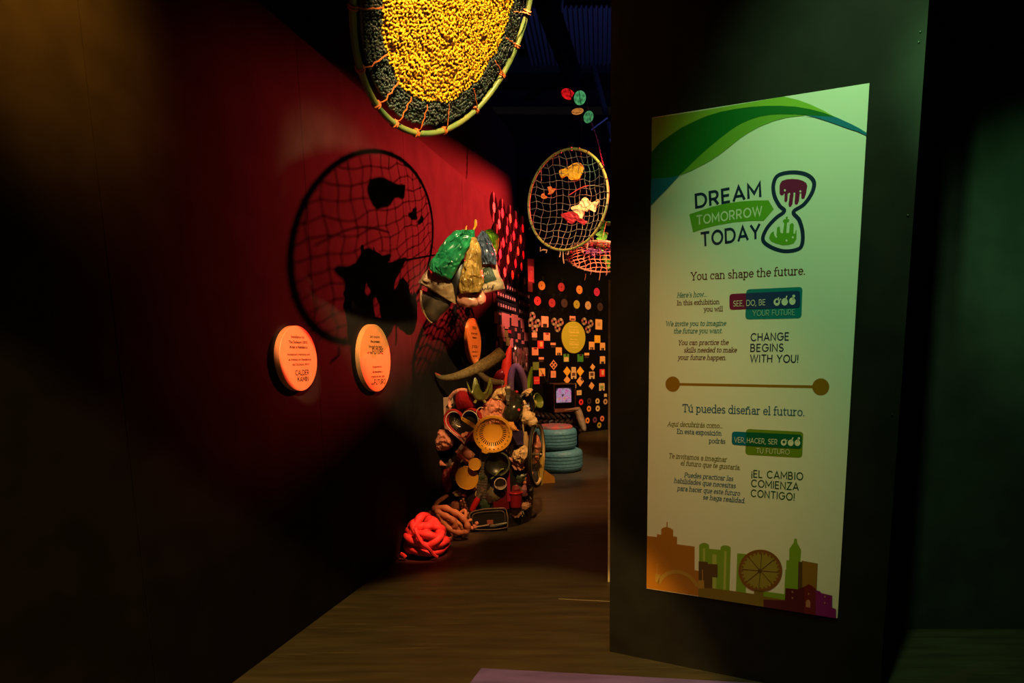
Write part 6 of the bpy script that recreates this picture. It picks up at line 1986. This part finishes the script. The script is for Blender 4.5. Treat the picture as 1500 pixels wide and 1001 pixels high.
# television
yw = math.radians(28)
ar = Vector((math.cos(yw), math.sin(yw), 0)); bkv = Vector((-math.sin(yw), math.cos(yw), 0))
cn = W(811.5, 603, 8.42); cn.z = kH+.001
tvh = W(811.5, 563, 8.42).z-cn.z
tvw = 30/FPX*8.55/math.cos(yw)*1.03
tvd = 21.5/FPX*8.6/math.sin(yw)*.86
F = Matrix.Identity(4)
F.col[0][:3], F.col[1][:3], F.col[3][:3] = ar, bkv, cn
tv = framed('television', F, 'old wooden television with a lit pink screen and rabbit ear antenna', 'television')
m_wood = M('dark_brown_veneer', (.14, .05, .025), .45, var=.4, scale=7, stretch=(1, 1, 8))
mb = MB()
th_ = .012
mb.box((tvw/2, tvd/2, th_/2), (tvw, tvd, th_)); mb.box((tvw/2, tvd/2, tvh-th_/2), (tvw+.012, tvd, th_))
mb.box((th_/2, tvd/2, tvh/2), (th_, tvd, tvh)); mb.box((tvw-th_/2, tvd/2, tvh/2), (th_, tvd, tvh)); mb.box((tvw/2, tvd-.01, tvh/2), (tvw, .02, tvh))
mb.build('cabinet', m_wood, tv, smooth=False)
MB().box((tvw/2, .04, tvh*.55), (tvw*.94, .05, tvh*.82)).build('front_panel', m_dark, tv, smooth=False)
MB().box((tvw/2, -.004, tvh*.085), (tvw*.98, .02, tvh*.12)).build('lower_trim', M('light_wood_trim', (.40, .13, .06), .45), tv, smooth=False)
def screen_mat():
    m = M('lit_tv_picture', (.6, .3, .45), .2)
    nt = m.node_tree
    b = nt.nodes['Principled BSDF']
    tc_ = nt.nodes.new('ShaderNodeTexCoord')
    nz_ = nt.nodes.new('ShaderNodeTexNoise'); nz_.inputs['Scale'].default_value = 14; nz_.inputs['Detail'].default_value = 3
    r = nt.nodes.new('ShaderNodeValToRGB')
    cr = r.color_ramp
    cr.elements[0].position = .36; cr.elements[0].color = (.06, .02, .05, 1)
    cr.elements[1].position = .66; cr.elements[1].color = (.75, .30, .12, 1)
    for p_, c_ in ((.42, (.50, .22, .30)), (.47, (.55, .45, .62)), (.55, (.80, .08, .38)), (.60, (.70, .48, .50))):
        e = cr.elements.new(p_); e.color = (*c_, 1)
    nt.links.new(tc_.outputs['Object'], nz_.inputs['Vector'])
    nt.links.new(nz_.outputs['Fac'], r.inputs[0])
    nt.links.new(r.outputs[0], b.inputs['Emission Color'])
    b.inputs['Emission Strength'].default_value = .6
    b.inputs['Base Color'].default_value = (.02, .02, .02, 1)
    return m
mb = MB()
sw, sh_ = tvw*.68, tvh*.50
n = 12
vs = [(tvw*.47+sw*(i/n-.5), .012-.012*(1-(2*i/n-1)**2)*(1-(2*j/n-1)**2), tvh*.60+sh_*(j/n-.5)) for i in range(n+1) for j in range(n+1)]
mb.add(vs, [(i*(n+1)+j, (i+1)*(n+1)+j, (i+1)*(n+1)+j+1, i*(n+1)+j+1) for i in range(n) for j in range(n)])
mb.build('screen', screen_mat(), tv)
m_rod = M('antenna_steel', (.5, .35, .3), .3, metal=.8)
b0 = F.inverted()
an0 = b0 @ W(801.5, 559.5, 8.6); an0.z = tvh
MB().lathe([(.035, 0), (.03, .018), (.01, .025)], Matrix.Translation(an0), 16).build('antenna_base', m_dark, tv)
MB().tube([an0+Vector((0, 0, .01)), b0 @ W(805.3, 539, 8.6)], .004, 6).build('antenna_rod', m_rod, tv)
MB().tube([an0+Vector((0, 0, .01)), b0 @ W(795.5, 548, 8.6)], .0035, 6).build('antenna_rod', m_rod, tv)
rebase(tv)
# cloth draped over the stand
mb = bag([((838, 599), (850, 597.5)), ((842, 606), (853, 604)), ((845, 615), (856, 613)), ((848, 623), (858, 622)), ((852, 630), (859, 629)), ((854, 632), (858, 632))], 8.46, .05, .010, 9, 40)
o = mb.build('draped_cloth', M('beige_cloth', (.52, .33, .17), .75, var=.15, scale=20))
tag(o, 'beige cloth hanging down beside the black tyre stand', 'cloth')
mb = bag([((826, 601), (829, 603)), ((834, 599), (836, 602)), ((843, 597), (845, 602)), ((849, 596.5), (850, 600))], 8.45, .04, .008, 9, 41, N=30)
o2 = mb.build('cloth_fold', M('beige_cloth_fold', (.52, .30, .16), .75), None)
loc = o2.location.copy(); o2.parent = o; o2.location = loc-o.location
